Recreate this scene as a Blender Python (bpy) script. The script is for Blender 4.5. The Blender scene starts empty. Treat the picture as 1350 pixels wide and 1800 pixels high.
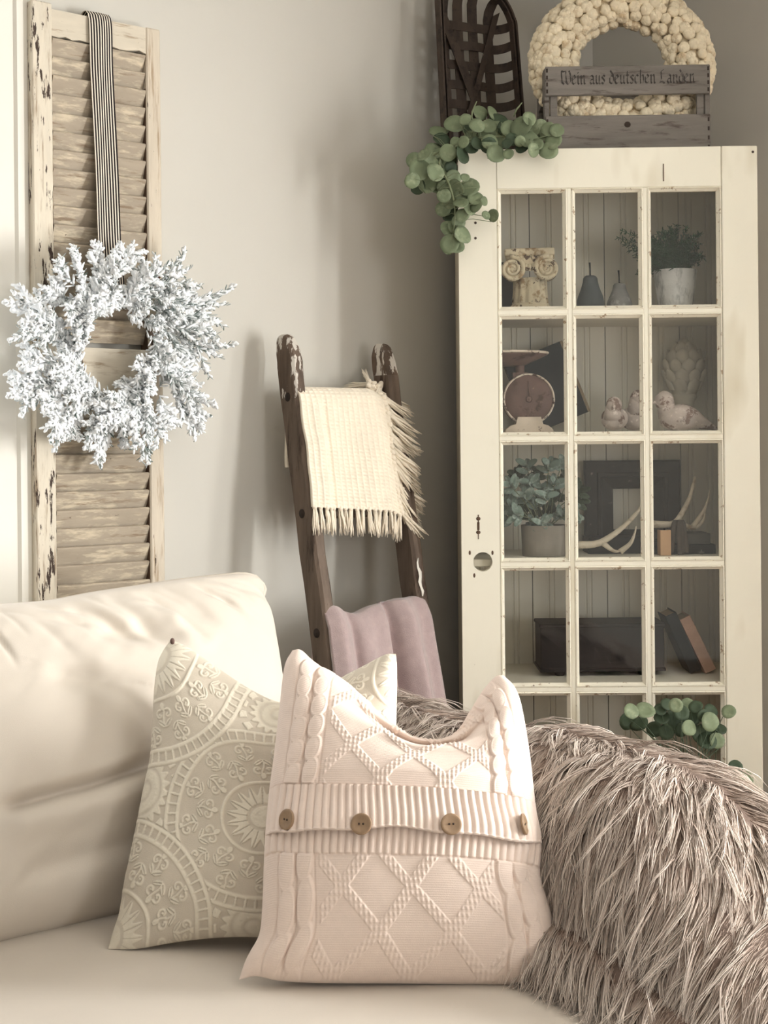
import bpy, bmesh, math, random
import numpy as np
from mathutils import Vector, Matrix

random.seed(7)
RNG = np.random.default_rng(11)
SC = bpy.context.scene
COL = SC.collection
PI = math.pi

# ------------------------------------------------------------------ camera
F = 2500.0            # focal length in pixels of a 1350 x 1800 frame
CX, CY = 675.0, 790.0 # principal point (level camera, lens shifted down)
EYE = 1.26
RHO = 0.0095          # slight roll of the phone
cam_d = bpy.data.cameras.new('camera')
cam = bpy.data.objects.new('camera', cam_d)
COL.objects.link(cam)
cam_d.sensor_fit = 'HORIZONTAL'
cam_d.sensor_width = 36.0
cam_d.lens = F / 1350.0 * 36.0
cam_d.shift_x = 0.0
cam_d.shift_y = -(900.0 - CY) / 1350.0
cam_d.clip_start = 0.05
cam.matrix_world = Matrix.Translation((0, 0, EYE)) @ Matrix.Rotation(math.radians(90), 4, 'X') @ Matrix.Rotation(-RHO, 4, 'Z')
SC.camera = cam

# ------------------------------------------------------------------ world, light, exposure
world = bpy.data.worlds.new('world')
SC.world = world
world.use_nodes = True
bg = world.node_tree.nodes['Background']
bg.inputs['Color'].default_value = (0.93, 0.96, 1.0, 1)
bg.inputs['Strength'].default_value = 0.19

W0 = Vector((0.13, 4.0, 0.0))
WD = Vector((0.781, 0.6245, 0.0))      # along the left wall, to the corner
WN = Vector((0.6245, -0.781, 0.0))     # out of the left wall, into the room
A_L = math.atan2(WD.y, WD.x)
CORNER = Vector((0.661, 4.425, 0.0))
RD = Vector((0.6245, -0.781, 0.0))     # along the right wall, from the corner
RN = Vector((-0.781, -0.6245, 0.0))
A_R = math.atan2(RD.y, RD.x)

def area(name, loc, direction, sx, sz, power, color):
    d = bpy.data.lights.new(name, 'AREA')
    d.shape = 'RECTANGLE'; d.size = sx; d.size_y = sz
    d.energy = power; d.color = color
    o = bpy.data.objects.new(name, d); COL.objects.link(o)
    o.location = loc
    o.rotation_euler = Vector(direction).to_track_quat('-Z', 'Y').to_euler()
    return o
WIN_R = [(1.70, 2.25), (2.60, 3.60)]   # openings in the right wall (distance from the corner)
WIN_Z = (0.50, 2.00)
WIN_P = (42.0, 250.0)
for i, (a, b) in enumerate(WIN_R):
    c = CORNER + RD * ((a + b) / 2) - RN * 0.16 + Vector((0, 0, sum(WIN_Z) / 2))
    area('window_and_fill_light', c, RN, b - a, WIN_Z[1] - WIN_Z[0], WIN_P[i], (1.0, 1.0, 0.998))
WIN_L = (-2.55, -1.315)
WIN_FILL = (2.75, 4.05)                   # opening for the added fill lamp, in the added wall behind the camera
BACK_Y = -1.25
area('window_and_fill_light', ((WIN_FILL[0] + WIN_FILL[1]) / 2, BACK_Y - 0.16, 1.25), (0, 1, 0), WIN_FILL[1] - WIN_FILL[0], 1.5, 60.0, (1.0, 1.0, 0.998))  # added fill lamp behind the camera, for more frontal light on the cabinet
c = W0 + WD * (sum(WIN_L) / 2) - WN * 0.16 + Vector((0, 0, 1.5))
area('window_and_fill_light', c, WN, WIN_L[1] - WIN_L[0], 1.5, 22.0, (0.96, 0.98, 1.0))

vs = SC.view_settings
vs.view_transform = 'Standard'
vs.look = 'None'
vs.gamma = 1.0
vs.use_curve_mapping = False
vs.exposure = 0.07

# ------------------------------------------------------------------ helpers: pixels to places
def ray(px, py):
    u = (px - CX) / F; v = (py - CY) / F
    return u - RHO * v, v + RHO * u
def pt(px, py, d):
    u, v = ray(px, py)
    return Vector((u * d, d, EYE - v * d))
def W(s, q, z=0.0):
    return W0 + WD * s + WN * q + Vector((0, 0, z))
def s_of(px, py, q):
    u, v = ray(px, py)
    return (u * (W0.y + q * WN.y) - (W0.x + q * WN.x)) / (WD.x - u * WD.y)
def ptq(px, py, q):
    p = W(s_of(px, py, q), q)
    u, v = ray(px, py)
    return Vector((p.x, p.y, EYE - v * p.y))
def pz(px, py, z):
    u, v = ray(px, py)
    d = (EYE - z) / v
    return Vector((u * d, d, z))

# ------------------------------------------------------------------ helpers: materials
def srgb(r, g, b):
    f = lambda c: (c / 12.92) if c <= 0.04045 else ((c + 0.055) / 1.055) ** 2.4
    return (f(r / 255), f(g / 255), f(b / 255), 1.0)

def material(name, base, rough=0.7, var=0.0, vscale=(8, 8, 8), layers=(), bump=0.0, bscale=(150, 150, 150), bdetail=3.0,
             spec=0.3, metallic=0.0, sheen=0.0, attr=None, sss=0.0, bdist=0.002):
    m = bpy.data.materials.new(name); m.use_nodes = True
    nt = m.node_tree; N = nt.nodes; L = nt.links
    b = N['Principled BSDF']
    b.inputs['Roughness'].default_value = rough
    b.inputs['Specular IOR Level'].default_value = spec
    b.inputs['Metallic'].default_value = metallic
    b.inputs['Sheen Weight'].default_value = sheen
    if sheen: b.inputs['Sheen Roughness'].default_value = 0.5
    tc = N.new('ShaderNodeTexCoord'); oi = N.new('ShaderNodeObjectInfo')
    mul = N.new('ShaderNodeMath'); mul.operation = 'MULTIPLY'; mul.inputs[1].default_value = 17.0
    L.new(oi.outputs['Random'], mul.inputs[0])
    add = N.new('ShaderNodeVectorMath'); add.operation = 'ADD'
    L.new(tc.outputs['Object'], add.inputs[0]); L.new(mul.outputs[0], add.inputs[1])
    def noise(sc, detail=5.0, rough_=0.6):
        mp = N.new('ShaderNodeMapping'); mp.inputs['Scale'].default_value = sc
        L.new(add.outputs[0], mp.inputs['Vector'])
        n = N.new('ShaderNodeTexNoise'); n.inputs['Scale'].default_value = 1.0
        n.inputs['Detail'].default_value = detail; n.inputs['Roughness'].default_value = rough_
        L.new(mp.outputs[0], n.inputs['Vector'])
        return n.outputs['Fac']
    def mix(fac, c1, c2):
        x = N.new('ShaderNodeMix'); x.data_type = 'RGBA'
        if fac is not None: L.new(fac, x.inputs[0])
        for sock, c in ((x.inputs[6], c1), (x.inputs[7], c2)):
            if isinstance(c, tuple): sock.default_value = c
            else: L.new(c, sock)
        return x.outputs[2]
    col = base
    if attr:
        an = N.new('ShaderNodeAttribute'); an.attribute_name = attr[0]
        col = mix(an.outputs['Fac'], base, attr[1])
    if var:
        dark = N.new('ShaderNodeMapRange')
        dark.inputs['From Min'].default_value = 0.3; dark.inputs['From Max'].default_value = 0.7
        dark.inputs['To Min'].default_value = 1.0 - var; dark.inputs['To Max'].default_value = 1.0 + var * 0.6
        L.new(noise(vscale), dark.inputs['Value'])
        vm = N.new('ShaderNodeVectorMath'); vm.operation = 'SCALE'
        if isinstance(col, tuple): vm.inputs[0].default_value = col[:3]
        else: L.new(col, vm.inputs[0])
        L.new(dark.outputs[0], vm.inputs['Scale'])
        col = vm.outputs[0]
    for (lc, ls, thr, soft, det) in layers:
        mr = N.new('ShaderNodeMapRange')
        mr.inputs['From Min'].default_value = thr - soft; mr.inputs['From Max'].default_value = thr + soft
        L.new(noise(ls, det, 0.65), mr.inputs['Value'])
        col = mix(mr.outputs[0], col, lc)
    if isinstance(col, tuple): b.inputs['Base Color'].default_value = col
    else: L.new(col, b.inputs['Base Color'])
    if bump:
        bn = N.new('ShaderNodeBump'); bn.inputs['Strength'].default_value = bump; bn.inputs['Distance'].default_value = bdist
        L.new(noise(bscale, bdetail), bn.inputs['Height']); L.new(bn.outputs[0], b.inputs['Normal'])
    return m

def glass_material():
    m = bpy.data.materials.new('clear_glass'); m.use_nodes = True
    nt = m.node_tree; N = nt.nodes; L = nt.links
    for n in list(N):
        if n.type == 'BSDF_PRINCIPLED': N.remove(n)
    out = [n for n in N if n.type == 'OUTPUT_MATERIAL'][0]
    t = N.new('ShaderNodeBsdfTransparent'); t.inputs['Color'].default_value = (0.99, 0.993, 0.99, 1)
    g = N.new('ShaderNodeBsdfGlossy'); g.inputs['Roughness'].default_value = 0.03
    lw = N.new('ShaderNodeLayerWeight'); lw.inputs['Blend'].default_value = 0.5
    pw = N.new('ShaderNodeMath'); pw.operation = 'POWER'; pw.inputs[1].default_value = 5.0
    fr = N.new('ShaderNodeMath'); fr.operation = 'MULTIPLY_ADD'; fr.inputs[1].default_value = 0.6; fr.inputs[2].default_value = 0.03
    L.new(lw.outputs['Facing'], pw.inputs[0]); L.new(pw.outputs[0], fr.inputs[0])
    mx = N.new('ShaderNodeMixShader')
    L.new(fr.outputs[0], mx.inputs[0]); L.new(t.outputs[0], mx.inputs[1]); L.new(g.outputs[0], mx.inputs[2])
    L.new(mx.outputs[0], out.inputs['Surface'])
    return m

V3 = lambda a, b=None, c=None: (a, a if b is None else b, a if c is None else c)
M = {}
M['wall'] = material('wall_paint', srgb(203, 199, 190), 0.85, 0.03, V3(1.5), bump=0.08, bscale=V3(160), bdist=0.001)
M['ceiling'] = material('ceiling_paint', srgb(232, 230, 224), 0.9)
M['floor'] = material('oak_floor', srgb(122, 94, 68), 0.45, 0.3, (30, 3, 10), bump=0.05, bscale=(80, 6, 20))
M['trim'] = material('white_trim', srgb(236, 232, 222), 0.45)
M['glass'] = glass_material()
CHIP_D = srgb(66, 52, 44)
M['shutter_frame'] = material('chipped_shutter_paint', srgb(214, 204, 186), 0.75, 0.1, (30, 30, 6),
    layers=[(srgb(160, 142, 120), (60, 60, 5), 0.60, 0.06, 5), (CHIP_D, (85, 85, 14), 0.592, 0.012, 6)], bump=0.35, bscale=(140, 140, 20))
M['shutter_frame_light'] = material('lightly_chipped_shutter_paint', srgb(205, 193, 175), 0.75, 0.1, (30, 30, 6),
    layers=[(srgb(166, 146, 122), (60, 60, 5), 0.60, 0.06, 5), (CHIP_D, (95, 95, 12), 0.655, 0.012, 6)], bump=0.35, bscale=(140, 140, 20))
M['shutter_rail'] = material('shutter_rail_paint', srgb(206, 196, 178), 0.75, 0.1, (6, 30, 30),
    layers=[(srgb(160, 142, 120), (9, 60, 60), 0.62, 0.06, 5), (CHIP_D, (20, 80, 80), 0.69, 0.01, 5)], bump=0.3, bscale=(20, 140, 140))
M['slat'] = material('shutter_slat_paint', srgb(170, 157, 139), 0.75, 0.12, (8, 40, 40),
    layers=[(srgb(206, 192, 168), (14, 60, 60), 0.58, 0.08, 4), (srgb(140, 122, 102), (9, 70, 70), 0.62, 0.05, 5), (CHIP_D, (26, 70, 70), 0.715, 0.01, 5)],
    bump=0.25, bscale=(25, 170, 170))
M['bare_wood'] = material('raw_brown_wood', srgb(92, 72, 58), 0.85, 0.25, (40, 40, 6), bump=0.3, bscale=(150, 150, 20))
M['ladder'] = material('weathered_ladder_wood', srgb(108, 93, 81), 0.7, 0.35, (40, 40, 5),
    layers=[(srgb(62, 48, 40), (30, 30, 5), 0.6, 0.05, 5)], bump=0.4, bscale=(160, 160, 18))
M['ladder_painted'] = material('ladder_wood_with_white_paint', srgb(98, 82, 70), 0.7, 0.35, (40, 40, 5),
    layers=[(srgb(205, 198, 188), (26, 26, 7), 0.53, 0.012, 6)], bump=0.5, bscale=(160, 160, 30))
M['plug'] = material('dark_tenon_wood', srgb(52, 42, 36), 0.8, 0.3, V3(60))
M['cab'] = material('cream_door_paint', srgb(238, 233, 216), 0.42, 0.03, V3(3),
    layers=[(srgb(206, 196, 170), (5, 5, 1.5), 0.66, 0.08, 3), (srgb(120, 96, 76), (38, 38, 20), 0.745, 0.012, 6)], bump=0.1, bscale=(60, 60, 12))
M['cab_mould'] = material('cream_moulding_paint', srgb(236, 230, 212), 0.45, 0.05, V3(8),
    layers=[(srgb(165, 143, 116), (55, 55, 55), 0.63, 0.03, 5), (srgb(104, 80, 62), (40, 40, 40), 0.70, 0.012, 6)], bump=0.2, bscale=V3(90))
M['cab_side'] = material('greige_cabinet_side_paint', srgb(196, 186, 166), 0.6, 0.1, (20, 20, 4),
    layers=[(srgb(130, 112, 92), (60, 60, 20), 0.66, 0.02, 5)], bump=0.15, bscale=(90, 90, 12))
M['bead'] = material('beadboard_paint', srgb(236, 231, 216), 0.6, 0.06, (10, 10, 2),
    layers=[(srgb(120, 100, 82), (45, 45, 18), 0.75, 0.02, 5)], bump=0.1, bscale=(60, 60, 10))
M['dark_gap'] = material('dark_gap_wood', srgb(60, 48, 40), 0.9)
M['basket'] = material('dark_basket_slat', srgb(74, 62, 54), 0.7, 0.3, (30, 30, 8), layers=[(srgb(48, 40, 36), V3(25), 0.6, 0.06, 4)], bump=0.3, bscale=V3(120))
M['crate'] = material('grey_weathered_crate_wood', srgb(122, 116, 109), 0.8, 0.25, (5, 40, 40),
    layers=[(srgb(72, 62, 56), (8, 50, 50), 0.62, 0.06, 5)], bump=0.4, bscale=(18, 160, 160))
M['ink'] = material('faded_black_ink', srgb(62, 58, 55), 0.85, layers=[(srgb(112, 106, 100), V3(80), 0.585, 0.05, 4)])
M['pom'] = material('cream_petal_ball', srgb(238, 224, 196), 0.85, 0.14, V3(18), layers=[(srgb(205, 182, 148), V3(28), 0.62, 0.06, 4)], bump=0.5, bscale=V3(260), sheen=0.1)
M['leaf'] = material('eucalyptus_leaf', srgb(120, 132, 102), 0.6, 0.28, V3(9), layers=[(srgb(146, 156, 126), V3(30), 0.62, 0.1, 3)])
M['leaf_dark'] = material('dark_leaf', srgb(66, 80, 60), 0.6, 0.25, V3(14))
M['stem'] = material('leaf_stem', srgb(120, 128, 98), 0.7, 0.2, V3(20))
M['sage'] = material('silvery_sage_leaf', srgb(122, 140, 128), 0.75, 0.2, V3(25), layers=[(srgb(170, 182, 172), V3(40), 0.6, 0.1, 3)], sheen=0.2)
M['fern'] = material('fern_green', srgb(40, 78, 52), 0.7, 0.35, V3(30))
M['pot_white'] = material('whitewashed_pot', srgb(205, 203, 198), 0.8, 0.1, V3(20), layers=[(srgb(140, 138, 134), (30, 30, 12), 0.56, 0.08, 5), (srgb(70, 64, 58), V3(50), 0.74, 0.02, 5)], bump=0.4, bscale=V3(90))
M['pot_grey'] = material('grey_concrete_pot', srgb(140, 132, 120), 0.9, 0.12, V3(20), bump=0.2, bscale=V3(150))
M['soil'] = material('dark_soil', srgb(46, 38, 32), 0.95, 0.3, V3(60))
M['stone_cap'] = material('chipped_plaster_capital', srgb(222, 208, 178), 0.8, 0.14, V3(25), layers=[(srgb(168, 142, 108), V3(38), 0.57, 0.05, 5), (srgb(92, 72, 56), V3(34), 0.597, 0.012, 6)], bump=0.6, bscale=V3(110))
M['slate'] = material('dark_slate_pear', srgb(72, 78, 80), 0.75, 0.2, V3(25), bump=0.2, bscale=V3(140))
M['pear_grey'] = material('light_grey_pear', srgb(136, 134, 130), 0.75, 0.18, V3(25), layers=[(srgb(170, 166, 160), V3(30), 0.6, 0.06, 4)], bump=0.25, bscale=V3(140))
M['black'] = material('black_object', srgb(26, 27, 29), 0.7, 0.2, V3(30), bump=0.15, bscale=V3(120))
M['navy'] = material('blue_black_cloth_cover', srgb(20, 29, 35), 0.7, 0.2, V3(12))
M['pages'] = material('aged_page_edges', srgb(158, 140, 114), 0.85, 0.2, (200, 200, 6))
M['pinkbook'] = material('faded_pink_cover', srgb(196, 160, 140), 0.8, 0.15, V3(30), layers=[(srgb(120, 98, 90), V3(60), 0.64, 0.04, 5)])
M['tan'] = material('tan_book_cover', srgb(190, 154, 118), 0.75, 0.1, V3(20))
M['greybook'] = material('grey_book_cover', srgb(92, 90, 84), 0.8, 0.15, V3(20))
M['rust'] = material('rusty_brown_enamel', srgb(112, 88, 80), 0.65, 0.2, V3(22), layers=[(srgb(72, 52, 46), V3(28), 0.6, 0.04, 5), (srgb(160, 130, 116), V3(45), 0.7, 0.03, 5)], bump=0.2, bscale=V3(90))
M['rim'] = material('chipped_white_rim', srgb(220, 206, 188), 0.6, 0.1, V3(30), layers=[(srgb(84, 60, 52), V3(45), 0.55, 0.03, 5)])
M['scale_base'] = material('chipped_cream_enamel', srgb(216, 200, 180), 0.6, 0.1, V3(30), layers=[(srgb(96, 70, 58), V3(32), 0.63, 0.03, 5)])
M['bird'] = material('flaking_stone_bird', srgb(196, 182, 172), 0.85, 0.15, V3(25), layers=[(srgb(130, 108, 98), V3(20), 0.55, 0.02, 6), (srgb(224, 212, 202), V3(60), 0.62, 0.05, 4)], bump=0.7, bscale=V3(80))
M['artichoke'] = material('pale_grey_plaster', srgb(214, 208, 192), 0.85, 0.08, V3(20), bump=0.3, bscale=V3(120))
M['frame'] = material('dark_distressed_frame', srgb(50, 47, 44), 0.6, 0.3, V3(20), layers=[(srgb(112, 104, 94), V3(50), 0.68, 0.03, 5)], bump=0.3, bscale=V3(110))
M['antler'] = material('bone_antler', srgb(206, 194, 172), 0.6, 0.18, V3(15), layers=[(srgb(140, 122, 100), V3(24), 0.6, 0.08, 4)], bump=0.15, bscale=V3(120))
M['strap'] = material('brown_cloth_strip', srgb(78, 70, 62), 0.85, 0.2, V3(40), bump=0.3, bscale=V3(200))
M['chest'] = material('black_wooden_chest', srgb(22, 19, 19), 0.65, 0.25, (10, 40, 40), bump=0.2, bscale=(20, 120, 120))
M['cream_knit'] = material('cream_waffle_cotton', srgb(240, 228, 208), 0.95, 0.06, V3(30), bump=0.5, bscale=V3(500), sheen=0.2)
M['mauve'] = material('mauve_fleece', srgb(176, 156, 154), 0.95, 0.1, V3(40), bump=0.6, bscale=V3(420), sheen=0.5)
M['slip'] = material('oatmeal_linen_slipcover', srgb(209, 199, 186), 0.9, 0.03, V3(6), bump=0.25, bscale=V3(700), sheen=0.15, bdist=0.001)
M['piping'] = material('linen_piping', srgb(205, 195, 181), 0.9)
M['floral'] = material('embroidered_linen', srgb(206, 195, 178), 0.95, 0.05, V3(40), bump=0.5, bscale=V3(650), sheen=0.15, attr=('thread', srgb(228, 219, 201)), bdist=0.001)
M['knit'] = material('blush_cream_knit', srgb(230, 211, 198), 0.95, 0.04, V3(60), bump=0.5, bscale=(900, 900, 400), sheen=0.2, bdist=0.001)
M['button'] = material('brown_wooden_button', srgb(150, 124, 98), 0.5, 0.18, V3(60), bump=0.1, bscale=V3(200))
M['hole'] = material('button_hole_dark', srgb(52, 40, 32), 0.8)
M['fur'] = material('taupe_faux_fur', srgb(134, 114, 100), 0.75, attr=('tip', srgb(242, 229, 216)), spec=0.25, sheen=0.1)
M['fur_base'] = material('taupe_fur_backing', srgb(104, 87, 77), 0.95, 0.2, V3(40), bump=0.5, bscale=V3(300))
M['flock'] = material('flocked_needles', srgb(92, 108, 100), 0.9, attr=('snow', srgb(244, 246, 247)), bump=0.3, bscale=V3(500))
M['twig'] = material('brown_twig', srgb(84, 72, 62), 0.9)
M['cone'] = material('brown_pine_cone', srgb(128, 84, 62), 0.8, 0.2, V3(60))
M['metal_dark'] = material('dark_iron_nail', srgb(70, 56, 48), 0.6)

def ribbon_material():
    m = bpy.data.materials.new('black_striped_ticking'); m.use_nodes = True
    nt = m.node_tree; N = nt.nodes; L = nt.links; b = N['Principled BSDF']
    b.inputs['Roughness'].default_value = 0.9; b.inputs['Specular IOR Level'].default_value = 0.15
    at = N.new('ShaderNodeAttribute'); at.attribute_name = 'across'
    mu = N.new('ShaderNodeMath'); mu.operation = 'MULTIPLY'; mu.inputs[1].default_value = 9.0
    fr = N.new('ShaderNodeMath'); fr.operation = 'FRACT'
    gt = N.new('ShaderNodeMath'); gt.operation = 'GREATER_THAN'; gt.inputs[1].default_value = 0.42
    L.new(at.outputs['Fac'], mu.inputs[0]); L.new(mu.outputs[0], fr.inputs[0]); L.new(fr.outputs[0], gt.inputs[0])
    mx = N.new('ShaderNodeMix'); mx.data_type = 'RGBA'
    mx.inputs[6].default_value = srgb(226, 216, 200); mx.inputs[7].default_value = srgb(38, 32, 34)
    L.new(gt.outputs[0], mx.inputs[0]); L.new(mx.outputs[2], b.inputs['Base Color'])
    return m
M['ribbon'] = ribbon_material()

# ------------------------------------------------------------------ helpers: meshes
def np_mesh(name, V, Fq, smooth=True, attrs=None):
    me = bpy.data.meshes.new(name)
    V = np.asarray(V, dtype=np.float32); Fq = np.asarray(Fq, dtype=np.int32)
    k = Fq.shape[1]; n = len(Fq)
    me.vertices.add(len(V)); me.vertices.foreach_set('co', V.ravel())
    me.loops.add(n * k); me.loops.foreach_set('vertex_index', Fq.ravel())
    me.polygons.add(n); me.polygons.foreach_set('loop_start', np.arange(0, n * k, k, dtype=np.int32))
    me.polygons.foreach_set('loop_total', np.full(n, k, dtype=np.int32))
    me.polygons.foreach_set('use_smooth', np.full(n, smooth))
    me.update(calc_edges=True)
    for an, vals in (attrs or {}).items():
        a = me.attributes.new(an, 'FLOAT', 'POINT'); a.data.foreach_set('value', np.asarray(vals, dtype=np.float32))
    return me

def grid_faces(nu, nv, off=0, wrap_u=False, flip=False):
    i = np.arange(nu if wrap_u else nu - 1); j = np.arange(nv - 1)
    I, J = np.meshgrid(i, j, indexing='ij'); I2 = (I + 1) % nu
    f = np.stack([I * nv + J, I2 * nv + J, I2 * nv + J + 1, I * nv + J + 1], -1).reshape(-1, 4) + off
    return f[:, ::-1] if flip else f

class MB:
    """collects shapes, then links them as one mesh"""
    def __init__(s): s.v = []; s.f = []; s.sm = []
    def add(s, vs, fs, smooth=False):
        o = len(s.v); s.v += [tuple(v) for v in vs]
        s.f += [tuple(i + o for i in f) for f in fs]; s.sm += [smooth] * len(fs)
        return s
    def box(s, c, d, rot=None, bev=0.0, taper=1.0):
        hx, hy, hz = d[0] / 2, d[1] / 2, d[2] / 2
        b = min(bev, hx * .49, hy * .49, hz * .49)
        if b > 0:
            bm = bmesh.new(); bmesh.ops.create_cube(bm, size=1.0)
            for v in bm.verts: v.co = Vector((v.co.x * d[0], v.co.y * d[1], v.co.z * d[2]))
            bmesh.ops.bevel(bm, geom=list(bm.edges), offset=b, segments=1 if b < .004 else 3, profile=0.5, affect='EDGES')
            vs = [v.co.copy() for v in bm.verts]; bm.verts.index_update()
            fs = [[v.index for v in f.verts] for f in bm.faces]; bm.free()
        else:
            vs = [Vector((x, y, z)) for x in (-hx, hx) for y in (-hy, hy) for z in (-hz, hz)]
            fs = [(0, 1, 3, 2), (4, 6, 7, 5), (0, 4, 5, 1), (2, 3, 7, 6), (0, 2, 6, 4), (1, 5, 7, 3)]
        if taper != 1.0:
            vs = [Vector((v.x * (taper if v.z > 0 else 1), v.y * (taper if v.z > 0 else 1), v.z)) for v in vs]
        R = rot or Matrix.Identity(3)
        return s.add([R @ v + Vector(c) for v in vs], fs)
    def span(s, x0, x1, y0, y1, z0, z1, bev=0.0):
        return s.box(((x0 + x1) / 2, (y0 + y1) / 2, (z0 + z1) / 2), (abs(x1 - x0), abs(y1 - y0), abs(z1 - z0)), None, bev)
    def lathe(s, prof, c=(0, 0, 0), n=28, rot=None, mod=None):
        vs = []; fs = []; m = len(prof); R = rot or Matrix.Identity(3)
        for i in range(n):
            a = 2 * PI * i / n
            for (r, z) in prof:
                rr = r * (mod(a, z) if mod else 1)
                vs.append(R @ Vector((rr * math.cos(a), rr * math.sin(a), z)) + Vector(c))
        for i in range(n):
            for j in range(m - 1):
                k = (i + 1) % n
                fs.append((i * m + j, k * m + j, k * m + j + 1, i * m + j + 1))
        return s.add(vs, fs, True)
    def ball(s, c, r, nu=10, nv=7, rot=None):
        r = r if isinstance(r, (tuple, list)) else (r, r, r); R = rot or Matrix.Identity(3)
        vs = []; fs = []
        for i in range(nu):
            a = 2 * PI * i / nu
            for j in range(nv):
                b = -PI / 2 + PI * j / (nv - 1)
                vs.append(R @ Vector((r[0] * math.cos(b) * math.cos(a), r[1] * math.cos(b) * math.sin(a), r[2] * math.sin(b))) + Vector(c))
        for i in range(nu):
            k = (i + 1) % nu
            for j in range(nv - 1): fs.append((i * nv + j, k * nv + j, k * nv + j + 1, i * nv + j + 1))
        return s.add(vs, fs, True)
    def tube(s, pts, rad, n=8, flat=1.0, caps=True):
        pts = [Vector(p) for p in pts]; m = len(pts)
        rad = rad if isinstance(rad, (list, tuple)) else [rad] * m
        up = Vector((0, 0, 1)); vs = []; fs = []
        t0 = (pts[1] - pts[0]).normalized()
        if abs(t0.dot(up)) > 0.95: up = Vector((0, 1, 0))
        a = t0.cross(up).normalized()
        for i, p in enumerate(pts):
            t = (pts[min(i + 1, m - 1)] - pts[max(i - 1, 0)]).normalized()
            a = (a - t * a.dot(t)).normalized(); b = t.cross(a)
            for k in range(n):
                an = 2 * PI * k / n
                vs.append(p + (a * math.cos(an) + b * math.sin(an) * flat) * rad[i])
        for i in range(m - 1):
            for k in range(n):
                k2 = (k + 1) % n
                fs.append((i * n + k, i * n + k2, (i + 1) * n + k2, (i + 1) * n + k))
        if caps:
            fs.append(tuple(range(n - 1, -1, -1))); fs.append(tuple((m - 1) * n + k for k in range(n)))
        return s.add(vs, fs, True)
    def prism(s, poly, y0, y1):
        """polygon in x,z extruded along y"""
        n = len(poly)
        vs = [Vector((x, y0, z)) for x, z in poly] + [Vector((x, y1, z)) for x, z in poly]
        fs = [tuple(range(n)), tuple(range(2 * n - 1, n - 1, -1))]
        fs += [(i, i + n, (i + 1) % n + n, (i + 1) % n) for i in range(n)]
        return s.add(vs, fs)
    def mesh(s, name):
        me = bpy.data.meshes.new(name); me.from_pydata(s.v, [], s.f)
        me.polygons.foreach_set('use_smooth', s.sm); me.update()
        bm = bmesh.new(); bm.from_mesh(me); bmesh.ops.recalc_face_normals(bm, faces=list(bm.faces)); bm.to_mesh(me); bm.free()
        return me
    def build(s, name, m, parent=None, **kw):
        return link(name, s.mesh(name), m, parent, **kw)

def link(name, me, m, parent=None, label=None, cat=None, group=None, kind=None, loc=None, rot=None):
    o = bpy.data.objects.new(name, me); COL.objects.link(o)
    if m is not None and len(me.materials) == 0: me.materials.append(M[m] if isinstance(m, str) else m)
    if parent is not None: o.parent = parent
    if loc is not None: o.location = loc
    if rot is not None: o.rotation_euler = rot
    for k, v in (('label', label), ('category', cat), ('group', group), ('kind', kind)):
        if v: o[k] = v
    return o
def thing(name, label, cat, loc=(0, 0, 0), rotz=0.0, group=None):
    o = bpy.data.objects.new(name, None); COL.objects.link(o)
    o.location = loc; o.rotation_euler = (0, 0, rotz); o.empty_display_size = 0.05
    o['label'] = label; o['category'] = cat
    if group: o['group'] = group
    return o
def tolocal(o, p):
    return (Matrix.Rotation(-o.rotation_euler.z, 3, 'Z') @ (Vector(p) - o.location))
def vnoise(x, y, seed, cells=16):
    """smooth value noise, numpy"""
    r = np.random.default_rng(seed).random((cells + 2, cells + 2))
    x = np.mod(x, cells); y = np.mod(y, cells)
    xi = x.astype(int); yi = y.astype(int); fx = x - xi; fy = y - yi
    fx = fx * fx * (3 - 2 * fx); fy = fy * fy * (3 - 2 * fy)
    return (r[xi, yi] * (1 - fx) * (1 - fy) + r[xi + 1, yi] * fx * (1 - fy) + r[xi, yi + 1] * (1 - fx) * fy + r[xi + 1, yi + 1] * fx * fy) - 0.5
def sstep(a, b, x):
    t = np.clip((x - a) / (b - a), 0, 1); return t * t * (3 - 2 * t)
def curve_pts(P, n):
    """n points along a smooth curve through P (Catmull-Rom, even spacing)"""
    P = np.array([tuple(p) for p in P], float)
    if len(P) == 2:
        t = np.linspace(0, 1, n)[:, None]; return P[0] * (1 - t) + P[1] * t
    Q = np.vstack([2 * P[0] - P[1], P, 2 * P[-1] - P[-2]]); out = []
    for i in range(1, len(Q) - 2):
        t = np.linspace(0, 1, 24, endpoint=False)[:, None]
        a, b, c, d = Q[i - 1], Q[i], Q[i + 1], Q[i + 2]
        out.append(0.5 * ((2 * b) + (c - a) * t + (2 * a - 5 * b + 4 * c - d) * t ** 2 + (3 * b - a - 3 * c + d) * t ** 3))
    D = np.vstack(out + [P[-1:]])
    L = np.concatenate([[0], np.cumsum(np.linalg.norm(np.diff(D, axis=0), axis=1))])
    return np.stack([np.interp(np.linspace(0, L[-1], n), L, D[:, k]) for k in range(3)], -1)

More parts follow.
